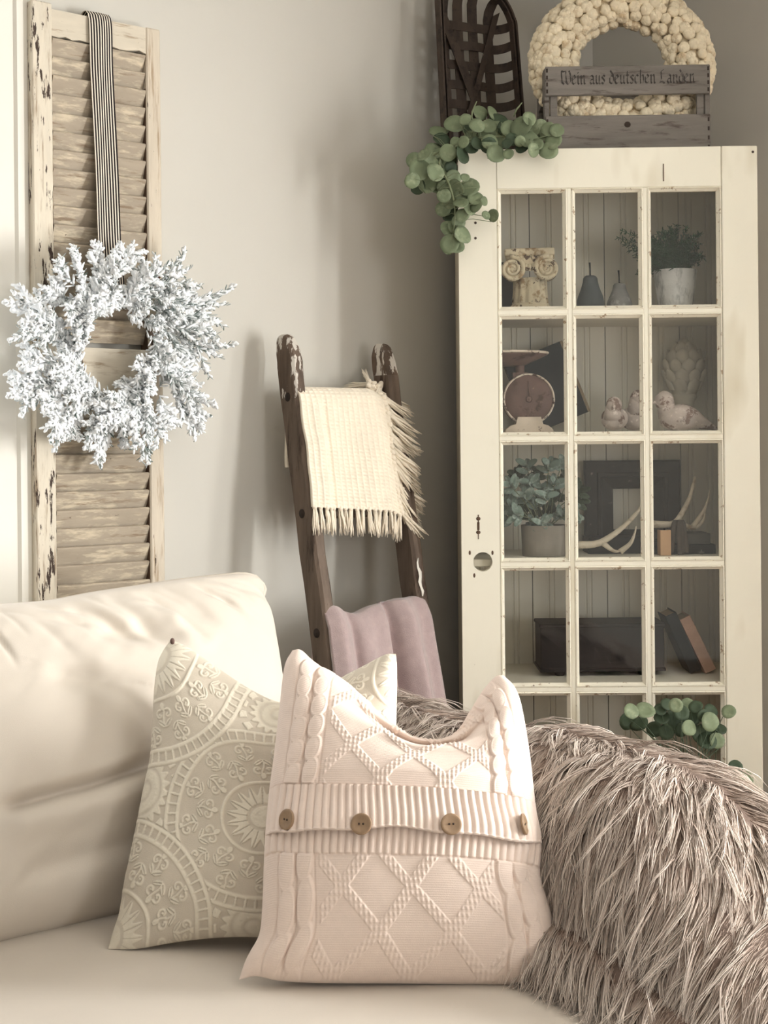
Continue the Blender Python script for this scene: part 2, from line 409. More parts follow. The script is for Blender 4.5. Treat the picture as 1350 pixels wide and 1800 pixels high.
# ================================================================== SETTING
def wall_boxes(name, origin, ang, x0, x1, openings, H=2.75, th=0.12):
    mb = MB(); x = x0
    for (a, b, z0, z1) in sorted(openings):
        mb.span(x, a, 0, th, 0, H); mb.span(a, b, 0, th, 0, z0); mb.span(a, b, 0, th, z1, H); x = b
    mb.span(x, x1, 0, th, 0, H)
    return mb.build(name, 'wall', None, kind='structure', loc=origin, rot=(0, 0, ang))
wall_boxes('wall_left', W0, A_L, -3.4, 0.68, [(WIN_L[0], WIN_L[1], 0.72, 2.42)])
wall_boxes('wall_right', CORNER, A_R, 0.0, 4.2, [(a, b, WIN_Z[0], WIN_Z[1]) for a, b in WIN_R])
wall_boxes('wall_back_added', (4.4, BACK_Y, 0), PI, 0.0, 4.0, [(4.4 - WIN_FILL[1], 4.4 - WIN_FILL[0], WIN_Z[0], WIN_Z[1])])  # partial unseen wall, added to hold the opening of the fill lamp
MB().span(-4.5, 4.6, -1.4, 5.2, -0.06, 0.0).build('floor', 'floor', None, kind='structure')
MB().span(-4.5, 4.6, -1.4, 5.2, 2.75, 2.82).build('ceiling', 'ceiling', None, kind='structure')
MB().span(-3.4, 0.665, -0.016, 0, 0, 0.13, 0.004).build('baseboard_left', 'trim', None, kind='structure', loc=W0, rot=(0, 0, A_L))
MB().span(0.02, 4.2, -0.016, 0, 0, 0.13, 0.004).build('baseboard_right', 'trim', None, kind='structure', loc=CORNER, rot=(0, 0, A_R))

def window(n, origin, ang, a, b, z0, z1):
    root = MB()
    fr = 0.045
    root.span(a, a + fr, 0.03, 0.10, z0, z1); root.span(b - fr, b, 0.03, 0.10, z0, z1)
    root.span(a + fr, b - fr, 0.03, 0.10, z1 - fr, z1); root.span(a + fr, b - fr, 0.03, 0.10, z0, z0 + fr)
    root.span(a + fr, b - fr, 0.04, 0.09, (z0 + z1) / 2 - 0.02, (z0 + z1) / 2 + 0.02)
    o = root.build('window_%d' % n, 'trim', None, kind='structure', loc=origin, rot=(0, 0, ang))
    zm = (z0 + z1) / 2
    for (p0, p1) in ((z0 + fr, zm - 0.02), (zm + 0.02, z1 - fr)):
        MB().span(a + fr, b - fr, 0.063, 0.067, p0, p1).build('pane', 'glass', o)
    return o
window(1, W0, A_L, WIN_L[0], WIN_L[1], 0.72, 2.42)
window(2, CORNER, A_R, WIN_R[0][0], WIN_R[0][1], *WIN_Z)
window(3, CORNER, A_R, WIN_R[1][0], WIN_R[1][1], *WIN_Z)

window(4, (4.4, BACK_Y, 0), PI, 4.4 - WIN_FILL[1], 4.4 - WIN_FILL[0], *WIN_Z)  # made-up window framing the added fill lamp, out of view

def casing(n, origin, ang, a, b, z0, z1, wd=0.105):
    """moulded casing around an opening"""
    prof = [(0, 0), (0, -.012), (.012, -.016), (.018, -.011), (.03, -.013), (.072, -.02), (.078, -.028), (.092, -.030), (.105, -.026), (.105, 0)]
    mb = MB()
    def strip(fn, t0, t1):
        vs = []; m = len(prof)
        for t in (t0, t1): vs += [fn(x * wd / .105, y, t) for x, y in prof]
        fs = [(i, (i + 1) % m, (i + 1) % m + m, i + m) for i in range(m)] + [tuple(range(m)), tuple(range(2 * m - 1, m - 1, -1))]
        mb.add(vs, fs)
    strip(lambda x, y, t: (b + x, y, t), z0 - 0.03, z1 + wd)
    strip(lambda x, y, t: (a - x, y, t), z0 - 0.03, z1 + wd)
    strip(lambda x, y, t: (t, y, z1 + x), a, b)
    o = mb.build('trim_%d' % n, 'trim', None, kind='structure', loc=origin, rot=(0, 0, ang))
    MB().span(a - wd - .02, b + wd + .02, -0.06, 0.03, z0 - 0.055, z0 - 0.03, .004).build('sill', 'trim', o)
casing(1, W0, A_L, WIN_L[0], WIN_L[1], 0.72, 2.42)
for i, (a, b) in enumerate(WIN_R): casing(2 + i, CORNER, A_R, a, b, WIN_Z[0], WIN_Z[1], 0.09)

# ================================================================== SHUTTER
SH_Q = 0.050
sx0 = s_of(58, 300, SH_Q); sx1 = s_of(284, 300, SH_Q)
SH_W = sx1 - sx0
sh = thing('louvered_shutter', 'tall louvered wooden shutter with chipped beige paint standing against the wall by the window', 'shutter',
           W(sx0, 0.0), A_L)
def zq(px, py, q): return ptq(px, py, q).z
sh_top_l, sh_top_r = zq(75, 2, SH_Q), zq(270, 47, SH_Q)
TH = 0.040  # thickness: local y from -SH_Q to -SH_Q+TH
YF, YB = -SH_Q, -SH_Q + TH
st_l, st_r = 0.050, 0.038
MB().span(0, st_l, YF, YB, 0.0, sh_top_l, .003).build('stile', 'shutter_frame', sh)
MB().span(SH_W - st_r, SH_W, YF, YB, 0.0, sh_top_r - .004, .003).build('stile', 'shutter_frame_light', sh)
# bare wood inner edges of the stiles where the paint never reached
MB().span(st_l, st_l + .0015, YF + .006, YB - .002, 0.3, sh_top_l - .15).build('stile_edge', 'bare_wood', sh, label='bare dark inner edge of the left stile')
MB().span(SH_W - st_r - .0015, SH_W - st_r, YF + .006, YB - .002, 0.3, sh_top_r - .15).build('stile_edge', 'bare_wood', sh, label='bare dark inner edge of the right stile')
def rail(z0, z1, ragged=0.0):
    n = 14; top = []; bot = []
    for i in range(n + 1):
        x = st_l + (SH_W - st_l - st_r) * i / n
        top.append((x, z1)); bot.append((x, z0 + (random.random() * ragged if ragged else 0)))
    MB().prism(top + bot[::-1], YF + .003, YB - .003).build('rail', 'shutter_rail', sh)
rt1 = zq(150, 27, SH_Q); rt0 = zq(150, 75, SH_Q)
rail(rt0, rt1, 0.008)
rm1 = zq(215, 614, SH_Q - .01); rm0 = zq(215, 735, SH_Q - .01)
rail(rm0, rm1); rail(0.04, 0.17)
# louvre slats: top edge leans out, bottom edge leans in
pitch = 0.0425
def slat_mesh():
    w = SH_W - st_l - st_r - .004; wd = 0.056; t = 0.007; ang = math.radians(24)
    n = 10; mb = MB(); vs = []
    for i in range(n + 1):
        x = w * i / n
        for (a, b) in ((0, -t / 2), (wd * .97, -t / 2), (wd, -t * .2), (wd, t / 2), (0, t / 2)):
            # a runs up the slat, b is across its thickness
            vs.append((x, -a * math.sin(ang) + b * math.cos(ang), a * math.cos(ang) + b * math.sin(ang)))
    m = 5; fs = []
    for i in range(n):
        for k in range(m): fs.append((i * m + k, i * m + (k + 1) % m, (i + 1) * m + (k + 1) % m, (i + 1) * m + k))
    fs += [tuple(range(m)), tuple(range(n * m + m - 1, n * m - 1, -1))]
    return mb.add(vs, fs).mesh('slat')
sm = slat_mesh()
def slats(z0, z1):
    k = int((z1 - z0) / pitch)
    for i in range(k + 1):
        z = z1 - 0.052 - i * pitch
        if z < z0 - .004: break
        link('slat', sm, 'slat', sh, loc=(st_l + .002, YB - .012 + random.uniform(-.001, .001), z), rot=(random.uniform(-.05, .05), random.uniform(-.004, .004), 0))
slats(rm1, rt0); slats(0.17, rm0)

# ---- ribbon over the top rail, down to the wreath
RB_Q = 0.118
rb = thing('striped_ribbon', 'black and cream striped ticking ribbon hung over the shutter top, holding the flocked wreath', 'ribbon', W(sx0, 0.0), A_L)
def strip_mesh(path, wdir, width, name):
    """flat strip along path (local points), across direction wdir"""
    P = curve_pts(path, 60); n = 9; t = np.linspace(0, 1, n)
    V = []
    for i, p in enumerate(P):
        for tt in t: V.append(p + np.array(wdir) * width * (tt - .5) + np.array((0, 0.0016 * math.sin(tt * PI * 2 + i * .12), 0)))
    # give the cloth a thickness
    V = np.array(V); V2 = V + np.array((0, .0012, 0)); f1 = grid_faces(60, n); f2 = grid_faces(60, n, len(V), flip=True)
    return np_mesh(name, np.vstack([V, V2]), np.vstack([f1, f2]), True, {'across': np.concatenate([np.tile(t, 60)] * 2)})
r_top = ptq(176, 32, SH_Q + .003); r_a = ptq(180, 130, SH_Q + .006); r_b = ptq(188, 300, SH_Q + .012); r_c = ptq(193, 430, SH_Q + .03); r_d = ptq(199, 500, .105); r_e = ptq(198, 537, .10)
back = ptq(176, 32, SH_Q + .003) - WN * .046
path = [tolocal(rb, back - Vector((0, 0, .10))), tolocal(rb, back + Vector((0, 0, .002))), tolocal(rb, r_top + Vector((0, 0, .003)))] + [tolocal(rb, p) for p in (r_a, r_b, r_c, r_d, r_e)]
RW = (s_of(198, 200, SH_Q) - s_of(158, 200, SH_Q))
link('ribbon_strip', strip_mesh(path, (1, 0, 0), RW, 'ribbon_strip'), 'ribbon', rb)
# gathered loop round the wreath ring
lp0 = tolocal(rb, ptq(200, 528, .098))
lp = []
for i in range(20):
    a = 2 * PI * i / 19
    lp.append(Vector((0, 0.019 * math.sin(a), 0.019 * math.cos(a))) + lp0)
link('ribbon_loop', strip_mesh(lp, (1, 0, 0), RW * .9, 'ribbon_loop'), 'ribbon', rb)

# ---- flocked wreath
WC = ptq(207, 622, 0.105)
wr = thing('flocked_pine_wreath', 'white flocked pine wreath hanging by striped ribbon on the shutter', 'wreath', WC, A_L)
ring = [Vector((0.096 * math.cos(a), 0, 0.116 * math.sin(a))) for a in np.linspace(0, 2 * PI, 49)]
MB().tube(ring, 0.006, 8).build('ring', 'twig', wr)
def needle_cloud(items, name):
    """items: list of (base, dir, length, radius, snow) -> spindles"""
    V = []; Fc = []; A = []
    for (b, d, l, r, sn) in items:
        d = np.array(d); d = d / np.linalg.norm(d); b = np.array(b)
        h = np.array((0, 0, 1.)) if abs(d[2]) < .9 else np.array((1., 0, 0))
        a = np.cross(d, h); a /= np.linalg.norm(a); c = np.cross(d, a); o = len(V)
        for (t, rr) in ((0, .55), (.5, 1.0), (.86, .8)):
            for k in range(4):
                an = PI / 2 * k
                V.append(b + d * l * t + (a * math.cos(an) + c * math.sin(an)) * r * rr); A.append(sn)
        V.append(b + d * l); A.append(sn)
        for j in range(2):
            for k in range(4):
                k2 = (k + 1) % 4
                Fc.append((o + j * 4 + k, o + j * 4 + k2, o + j * 4 + 4 + k2)); Fc.append((o + j * 4 + k, o + j * 4 + 4 + k2, o + j * 4 + 4 + k))
        for k in range(4): Fc.append((o + 8 + k, o + 8 + (k + 1) % 4, o + 12))
    return np_mesh(name, np.array(V), np.array(Fc), True, {'snow': A})
def sprig_mesh(L, seed, snowy):
    rr = random.Random(seed); items = []
    axes = [(np.zeros(3), np.array((1., 0, 0)), L)]
    n = int(2 + L / .035)
    for i in range(n):
        t = .22 + .6 * i / n; side = 1 if i % 2 else -1
        a = rr.uniform(.5, .8) * side
        axes.append((np.array((L * t, 0, 0)), np.array((math.cos(a), rr.uniform(-.35, .1), math.sin(a))), L * rr.uniform(.32, .46)))
    for (p, d, l) in axes:
        d = d / np.linalg.norm(d); k = int(l / .0021)
        e1 = np.cross(d, (0, 1., 0)); e1 /= np.linalg.norm(e1); e2 = np.cross(d, e1)
        items.append((p, d, l, .003, snowy * .8))
        for j in range(k):
            t = (j + rr.random()) / k; ang = rr.uniform(0, 2 * PI)
            out = e1 * math.cos(ang) + e2 * math.sin(ang)
            nd = d * rr.uniform(.55, .95) + out * rr.uniform(.6, 1.0)
            up = max(0, -nd[1] * .6 + nd[2] * .5)
            sn = 1.0 if rr.random() < snowy + .25 * up else rr.uniform(0.0, .65)
            thick = rr.uniform(.0022, .0040) if sn > .9 else rr.uniform(.0010, .0018)
            items.append((p + d * l * t, nd, rr.uniform(.013, .024) * (1 - .3 * t), thick, sn))
        # clotted snow towards the tip
        for j in range(int(9 * snowy)):
            t = rr.uniform(.35, 1.0)
            items.append((p + d * l * t - d * .004, d + e1 * rr.uniform(-.4, .4), rr.uniform(.011, .019), rr.uniform(.0042, .0075), 1.0))
    return needle_cloud(items, 'sprig')
LN = [.075, .105, .135, .165]
SPR = {(i, k): sprig_mesh(l, 30 + i * 5 + k, (.70, .42)[k]) for i, l in enumerate(LN) for k in (0, 1)}
for me in SPR.values(): me.materials.append(M['flock'])
sp_px = [(600,420,560,90),(480,330,420,110),(640,300,750,95),(420,330,320,190),(430,420,240,340),(380,560,75,370),(380,620,170,480),(330,650,110,570),
 (450,560,520,420),(700,420,960,200),(720,400,840,230),(740,430,1080,230),(760,440,1280,440),(900,450,1220,530),(850,500,1110,530),(880,560,1250,740),
 (950,560,1230,600),(960,640,1110,740),(950,700,1090,870),(930,800,1110,960),(950,850,1180,1070),(980,950,1130,1150),(900,950,970,1120),(850,980,800,1320),
 (800,1010,940,1200),(780,1000,760,1200),(760,1000,560,1080),(620,1030,480,1180),(640,1080,540,1320),(700,1060,700,1240),(480,1000,260,1130),(460,1040,310,1200),
 (430,1050,400,1200),(420,940,110,790),(380,900,60,880),(340,920,110,980),(400,960,230,980),(430,800,130,710),(480,820,330,720),(590,960,430,960),
 (880,690,770,870),(870,860,660,950),(470,700,500,480),(560,400,700,425),(500,480,620,430),(560,300,650,200),(880,480,1000,330),(960,450,1100,330),
 (520,300,440,430),(420,740,300,560),(500,920,380,800),(900,900,1000,760),(900,620,960,760),(540,340,600,260),(560,1040,660,1120),(760,1060,860,1020),
 (450,880,300,830),(920,540,1040,480),(860,440,980,400),(480,420,380,480),(470,620,390,480),(720,960,620,1010),(540,980,420,1060)]
for k in range(34):
    a = 2 * PI * k / 34 + random.uniform(-.08, .08); r0 = (158 + random.uniform(-6, 20)); a1 = a + random.uniform(.25, .6); r1 = r0 + random.uniform(10, 120)
    sp_px.append((665 + 1.22 * r0 * math.cos(a), 712 + 1.5 * r0 * math.sin(a), 665 + 1.22 * r1 * math.cos(a1), 712 + 1.5 * r1 * math.sin(a1)))
for i, (a, b, c_, d_) in enumerate(sp_px):
    q0 = .105 + random.uniform(-.008, .018); q1 = q0 + random.uniform(0.0, .05)
    p0 = ptq(a / 3.214, 400 + b / 3.214, q0); p1 = ptq(c_ / 3.214, 400 + d_ / 3.214, q1)
    l0 = tolocal(wr, p0); l1 = tolocal(wr, p1); dv = l1 - l0; Ln = dv.length
    j = min(range(4), key=lambda k: abs(LN[k] - Ln)); k = 1 if (c_ > 850 and d_ < 760) or i % 4 == 3 else 0
    o = link('sprig', SPR[(j, k)], None, wr, loc=l0)
    o.rotation_mode = 'QUATERNION'
    base = dv.to_track_quat('X', 'Z')
    o.rotation_quaternion = base @ Matrix.Rotation(random.uniform(-.5, .5), 3, 'X').to_quaternion()
    s_ = Ln / LN[j]; o.scale = (s_, 1, 1)
pc = tolocal(wr, ptq(275, 480, .12))
mbc = MB()
for k in range(5):
    for a in range(7):
        an = a * 2 * PI / 7 + k * .45; r = .011 - .0018 * k
        mbc.ball(pc + Vector((r * math.cos(an), -.004 * k, r * math.sin(an))), (.0045, .003, .0045), 6, 4)
mbc.build('pine_cone', 'cone', wr)

# ================================================================== LADDER
LQ0, LSL = 0.045, 0.195     # distance from the wall at the top, lean per metre
LTOP = zq(500, 590, 0.05)
def lq(z): return LQ0 + (LTOP - z) * LSL
ls0 = s_of(483, 640, lq(LTOP - .06) - .0); ls1 = s_of(650, 650, lq(LTOP - .06))
lad = thing('wooden_ladder', 'old dark wooden ladder with worn white paint leaning on the wall between shutter and cabinet', 'ladder', W(ls0, 0.0), A_L)
RLW, RLD = 0.036, 0.075
def rail_mesh(x0, top, seed):
    rr = random.Random(seed); n = 26; vs = []; fs = []; m = 8
    for i in range(n + 1):
        z = (top - .085) * i / (n - 7) if i < n - 6 else top - (.070, .050, .034, .021, .010, .003, 0)[i - n + 6]
        q = lq(z); w, d = RLW, RLD
        e = 0
        if i >= n - 6: e = (0.0, .0015, .004, .0075, .0125, .019, .027)[i - n + 6]
        jx, jy = rr.uniform(-.0012, .0012), rr.uniform(-.0015, .0015)
        x0_, x1_ = x0 + e * .35 + jx, x0 + w - e * .35 + jx
        y0_, y1_ = -(q + d) + e * 1.0 + jy, -q - e * .8 + jy
        c = .007
        vs += [(x0_ + c, y0_, z), (x1_ - c, y0_, z), (x1_, y0_ + c, z), (x1_, y1_ - c, z), (x1_ - c, y1_, z), (x0_ + c, y1_, z), (x0_, y1_ - c, z), (x0_, y0_ + c, z)]
    for i in range(n):
        for k in range(m): fs.append((i * m + k, i * m + (k + 1) % m, (i + 1) * m + (k + 1) % m, (i + 1) * m + k))
    fs += [tuple(range(m)), tuple(range(n * m + m - 1, n * m - 1, -1))]
    return MB().add(vs, fs).mesh('rail')
def two_tone(me, ztop, zcut):
    me.materials.append(M['ladder']); me.materials.append(M['ladder_painted'])
    for p in me.polygons:
        if p.center.z > zcut: p.material_index = 1
for k, (xx, top) in enumerate(((0.0, LTOP), (ls1 - ls0, LTOP - .012))):
    me = rail_mesh(xx, top, 5 + k); two_tone(me, top, top - (.17, .12)[k])
    r_ = link('rail', me, None, lad)
rung_z = [zq(505, 695, lq(1.4) + .04) - .004, 0, zq(560, 1112, lq(.85) + .04)]
rung_z[1] = (rung_z[0] + rung_z[2]) / 2
rung_z.append(rung_z[2] - (rung_z[0] - rung_z[1])); rung_z.append(rung_z[3] - (rung_z[0] - rung_z[1]))
for z in rung_z:
    y = -(lq(z) + RLD * .5)
    MB().tube([(RLW * .9, y, z), ((ls1 - ls0) + RLW * .1, y, z)], .016, 12).build('rung', 'ladder', lad)
    for xx in (-.0015, (ls1 - ls0) + RLW - .002):
        MB().tube([(xx, y, z), (xx + .0035, y, z)], .0115, 14).build('tenon_plug', 'plug', lad)
# white paint smears left on the rail edges
for (z0, z1) in ((zq(740, 975, lq(1.0)), zq(735, 1040, lq(1.0))),):
    zz0, zz1 = min(z0, z1), max(z0, z1)
    xx = (ls1 - ls0) + RLW * .35
    pts = [Vector((xx + .003 * math.sin(i * 1.7), -(lq(zz0 + (zz1 - zz0) * i / 8) + RLD) - .0005, zz0 + (zz1 - zz0) * i / 8)) for i in range(9)]
    MB().tube(pts, [.002, .005, .004, .006, .005, .006, .004, .003, .001], 8, .25).build('paint_smear', 'trim', lad, label='white paint smear on the right rail')

# ---- cream waffle throw over the upper rung
z_r = rung_z[0]; zt = z_r + .026
def ladder_cloth(px_pts_top, px_pts_bot, off):
    pass
th = thing('waffle_weave_throw', 'cream waffle weave throw with tassel fringe folded over the upper ladder rung', 'throw blanket', W(ls0, 0, 0), A_L)
nu, nv = 190, 300
cl0 = s_of(531, 700, lq(1.4) + RLD + .012) - ls0; cl1 = s_of(681, 700, lq(1.4) + RLD + .012) - ls0
U, Vv = np.meshgrid(np.linspace(0, 1, nu), np.linspace(0, 1, nv), indexing='ij')
z_bot = zq(620, 903, lq(1.05) + RLD + .01)
back_len = .22; front_len = zt - z_bot; tot = back_len + front_len
D = Vv * tot - back_len            # <0 behind the rung, >0 in front
arc = .035
zz = zt - np.abs(np.where(np.abs(D) < arc, D ** 2 / (2 * arc), np.abs(D) - arc / 2))
zz = zz - np.where(D > 0, .020 * (U - .12) * sstep(.0, 1, D / front_len) + .012 * sstep(.85, 1.0, U), 0)
qmid = lq(z_r) + RLD * .5
qfront = lq(0) - LSL * zz + RLD + .004
qq = np.where(D >= 0, qmid + (qfront - qmid) * sstep(-arc * .5, arc * 1.4, D), qmid - .024 * sstep(0, arc, -D))
qq = qq + np.where(D >= 0, 1, 0) * (.012 * np.exp(-((U - .16) / .05) ** 2) * sstep(.02, .1, D) * .6 - .007 * np.exp(-((U - .27) / .03) ** 2) * sstep(.02, .1, D)
      + .006 * np.sin(U * 9 + D * 4) * sstep(.03, .2, D) + .012 * sstep(.85, 1, U) * 0)
# waffle relief
wu = np.abs(np.sin(U * PI * 17)); wv = np.abs(np.sin(D / tot * PI * 58))
rel = np.maximum(1 - wu ** .8, 1 - wv ** .8)
qq = qq + np.where(D >= 0, 1, -1) * .0042 * rel
wob = .003 * np.sin(D * 25) + .0022 * np.sin(D * 61 + 1)
xx = cl0 + (cl1 - cl0) * U + wob * (U - .5) + .020 * np.clip(D, 0, 1) / front_len * (U - .5) * .6
P = np.stack([xx, -qq, zz], -1).reshape(-1, 3)
P2 = P + np.array((0, .010, 0)) * np.where(D.reshape(-1, 1) >= 0, 1, -1)
Fq = np.vstack([grid_faces(nu, nv), grid_faces(nu, nv, len(P), flip=True)])
# close the rim
def rim(nu, nv, off):
    idx = [i * nv for i in range(nu)] + [(nu - 1) * nv + j for j in range(1, nv)] + [i * nv + nv - 1 for i in range(nu - 2, -1, -1)] + [j for j in range(nv - 2, 0, -1)]
    a = np.array(idx); b = np.roll(a, -1)
    return np.stack([a, a + off, b + off, b], -1)
Fq = np.vstack([Fq, rim(nu, nv, len(P))])
link('cloth', np_mesh('cloth', np.vstack([P, P2]), Fq), 'cream_knit', th)
Pg = P.reshape(nu, nv, 3)
def tassel_mesh(seed, L, r):
    rr = random.Random(seed); mb = MB()
    mb.ball((0, 0, -.006), (r * .85, r * .85, r * 1.0), 8, 6)
    for k in range(11):
        a = rr.uniform(0, 2 * PI); r0 = r * .45 * rr.random() ** .5; r1 = r * rr.uniform(.7, 1.5)
        l = L * rr.uniform(.8, 1.05); pts = []
        for t in (0, .25, .5, .75, 1.0):
            rad = r0 + (r1 - r0) * t ** 1.3
            pts.append(Vector((rad * math.cos(a) + .0012 * math.sin(t * 8 + k), rad * math.sin(a) * .7, -.008 - (l - .008) * t)))
        w = r * .33
        mb.tube(pts, [w, w * 1.1, w, w * .8, w * .25], 5)
    return mb.mesh('tassel')
TS = [tassel_mesh(50 + k, .074, .0076) for k in range(4)]
TL = [tassel_mesh(60 + k, .098, .0090) for k in range(4)]
for me in TS + TL: me.materials.append(M['cream_knit'])
nb = 17
for i in range(nb):
    p = Vector(Pg[int((i + .5) / nb * (nu - 1)), -1])
    link('tassel', TS[i % 4], None, th, loc=p + Vector((0, .003, .006)), rot=(random.uniform(-.12, .1), random.uniform(-.15, .15), random.uniform(0, 6)))
for row in range(3):
    for i in range(24):
        t = (i + .3 * random.random()) / 23
        p = Vector(Pg[-1, int((.72 * 0 + (back_len / tot) + (1 - back_len / tot) * (t * .97)) * (nv - 1))])
        b = 1.18 - .46 * t + random.uniform(-.18, .18) + .12 * (row - 1)
        link('tassel', TL[(i + row) % 4], None, th, loc=p + Vector((-.006 + .010 * row, .006 + .010 * row, .004)),
             rot=(random.uniform(-.35, .1) + .12 * row, -b, random.uniform(-.3, .3)))
for i in range(9):   # knots of the fringe over the rung at the top
    p = Vector(Pg[-1, int(back_len / tot * (nv - 1))])
    link('tassel', TL[i % 4], None, th, loc=p + Vector((-.030 + .007 * i, -.006 + .005 * (i % 3), .010 + .004 * (i % 3))), rot=(.25, (-1.2, -.2, -1.9, -.9, -1.5, -.5, -1.0, -.3, -.8)[i], .4 * i))

# ---- mauve throw over the lower rung
z_m = rung_z[2]
mv = thing('mauve_fleece_throw', 'soft mauve fleece throw hanging in folds over the lower ladder rung', 'throw blanket', W(ls0, 0, 0), A_L)
nu, nv = 120, 110
m0 = s_of(580, 1110, lq(.87) + RLD + .02) - ls0; m1 = s_of(752, 1110, lq(.87) + RLD + .01) - ls0
U, Vv = np.meshgrid(np.linspace(0, 1, nu), np.linspace(0, 1, nv), indexing='ij')
back_len = .25; front_len = .44; tot = back_len + front_len; zt = zq(650, 1062, lq(.9) + RLD * .6)
D = Vv * tot - back_len; arc = .05
zz = zt - np.abs(np.where(np.abs(D) < arc, D ** 2 / (2 * arc), np.abs(D) - arc / 2))
qmid = lq(z_m) + RLD * .5
qf = lq(0) - LSL * np.maximum(zz, .3) + RLD + .006
qq = np.where(D >= 0, qmid + (qf - qmid) * sstep(-arc * .5, arc * 1.6, D), qmid - .03 * sstep(0, arc, -D))
g = lambda c, w: np.exp(-((U - c) / w) ** 2)
fold = .028 * g(.10, .09) - .012 * g(.235, .03) + .020 * g(.33, .09) + .012 * g(.5, .12) - .026 * g(.615 + .05 * D, .035) + .034 * g(.76 + .08 * D, .10) + .016 * g(.97, .07)
qq = qq + np.where(D >= 0, 1.35 * fold * (.55 + .45 * sstep(0, .25, D)), 0) + .004 * vnoise(U * 9, Vv * 7, 3)
zz = zz + (.010 * g(.08, .1) - .016 * g(.32, .12) + .010 * g(.76, .14) + .01 * g(.95, .1)) * sstep(-.12, .0, D) * sstep(.25, .0, D)
xx = m0 + (m1 - m0) * U + .02 * (U - .4) * np.clip(D, 0, 1) / front_len
P = np.stack([xx, -qq, zz], -1).reshape(-1, 3)
P2 = P + np.array((0, .008, 0)) * np.where(D.reshape(-1, 1) >= 0, 1, -1)
Fq = np.vstack([grid_faces(nu, nv), grid_faces(nu, nv, len(P), flip=True), rim(nu, nv, len(P))])
link('cloth', np_mesh('cloth', np.vstack([P, P2]), Fq), 'mauve', mv)

# ================================================================== SOFA
SEAT = 0.425
so = thing('slipcovered_sofa', 'oatmeal slipcovered sofa with deep seat carrying the cushions and fur throw', 'sofa', W(0, 0, 0), A_L)
def sb(x0, x1, q0, q1, z0, z1, bev, name, m='slip', parent=None, **kw):
    return MB().span(x0, x1, -q1, -q0, z0, z1, bev).build(name, m, parent or so, **kw)
sb(-3.1, -.56, .13, 1.72, .06, .245, .02, 'base')
sb(-3.1, -.93, .13, .46, .245, .69, .06, 'backrest')
sb(-.92, -.60, .13, 1.50, .245, .655, .09, 'armrest')
for sx in (-3.0, -.70):
    for q in (.22, 1.62): sb(sx - .03, sx + .03, q - .03, q + .03, 0.0, .06, .008, 'foot', 'bare_wood')
# seat cushion: softly crowned block with faint creases
def soft_box(x0, x1, q0, q1, z0, z1, r, nx, ny, disp, name, m, parent, **kw):
    bm = bmesh.new()
    bmesh.ops.create_cube(bm, size=1.0)
    for v in bm.verts: v.co = Vector(((x0 + x1) / 2 + v.co.x * (x1 - x0), -(q0 + q1) / 2 + v.co.y * (q1 - q0), (z0 + z1) / 2 + v.co.z * (z1 - z0)))
    bmesh.ops.bevel(bm, geom=list(bm.edges), offset=r, segments=4, profile=.5, affect='EDGES')
    bmesh.ops.subdivide_edges(bm, edges=[e for e in bm.edges if e.calc_length() > .2], cuts=nx, use_grid_fill=True)
    for v in bm.verts: v.co.z += disp(v.co.x, -v.co.y, v.co.z)
    me = bpy.data.meshes.new(name); bm.to_mesh(me); bm.free()
    me.polygons.foreach_set('use_smooth', [True] * len(me.polygons))
    return link(name, me, m, parent, **kw)
sc_ = thing('seat_cushion', 'wide oatmeal seat cushion the pillows stand on', 'cushion', W(0, 0, 0), A_L)
soft_box(-3.05, -.935, .47, 1.80, .246, SEAT, .035, 70, 30,
         lambda x, q, z: (.004 * math.sin(x * 9 + q * 4) * math.sin(q * 7 - x * 3) * (1 if z > .4 else 0)), 'cover', 'slip', sc_)

# ---- Coons-patch pillow with a front and a back
def coons(top, bot, lef, rig, nu, nv, mapf):
    T = curve_pts([mapf(*p) for p in top], nu); B = curve_pts([mapf(*p) for p in bot], nu)
    L_ = curve_pts([mapf(*p) for p in lef], nv); R_ = curve_pts([mapf(*p) for p in rig], nv)
    u = np.linspace(0, 1, nu)[:, None, None]; v = np.linspace(0, 1, nv)[None, :, None]
    S = (1 - v) * T[:, None] + v * B[:, None] + (1 - u) * L_[None] + u * R_[None]
    S -= (1 - u) * (1 - v) * T[0] + u * (1 - v) * T[-1] + (1 - u) * v * B[0] + u * v * B[-1]
    return S
def normals(S):
    du = np.gradient(S, axis=0); dv = np.gradient(S, axis=1)
    n = np.cross(dv, du); n /= (np.linalg.norm(n, axis=-1, keepdims=True) + 1e-9)
    return n
def puff(u, v, p=2.4, k=.62):
    return np.maximum(1 - np.abs(2 * u - 1) ** p, 0) ** k * np.maximum(1 - np.abs(2 * v - 1) ** p, 0) ** k
def pillow_surface(S, thick, extra=None, toward=None, k=.62):
    nu, nv = S.shape[:2]
    U, Vv = np.meshgrid(np.linspace(0, 1, nu), np.linspace(0, 1, nv), indexing='ij')
    flat = S[-1, 0] + S[-1, -1] - S[0, 0] - S[0, -1]; down = S[0, -1] + S[-1, -1] - S[0, 0] - S[-1, 0]
    nrm = np.cross(down, flat); nrm /= np.linalg.norm(nrm)
    if toward is not None and np.dot(nrm, toward) < 0: nrm = -nrm
    b = puff(U, Vv, k=k)[..., None] * thick
    if extra is not None: b = b + extra(U, Vv)[..., None]
    Fr = S + nrm * b
    return Fr, nrm, U, Vv
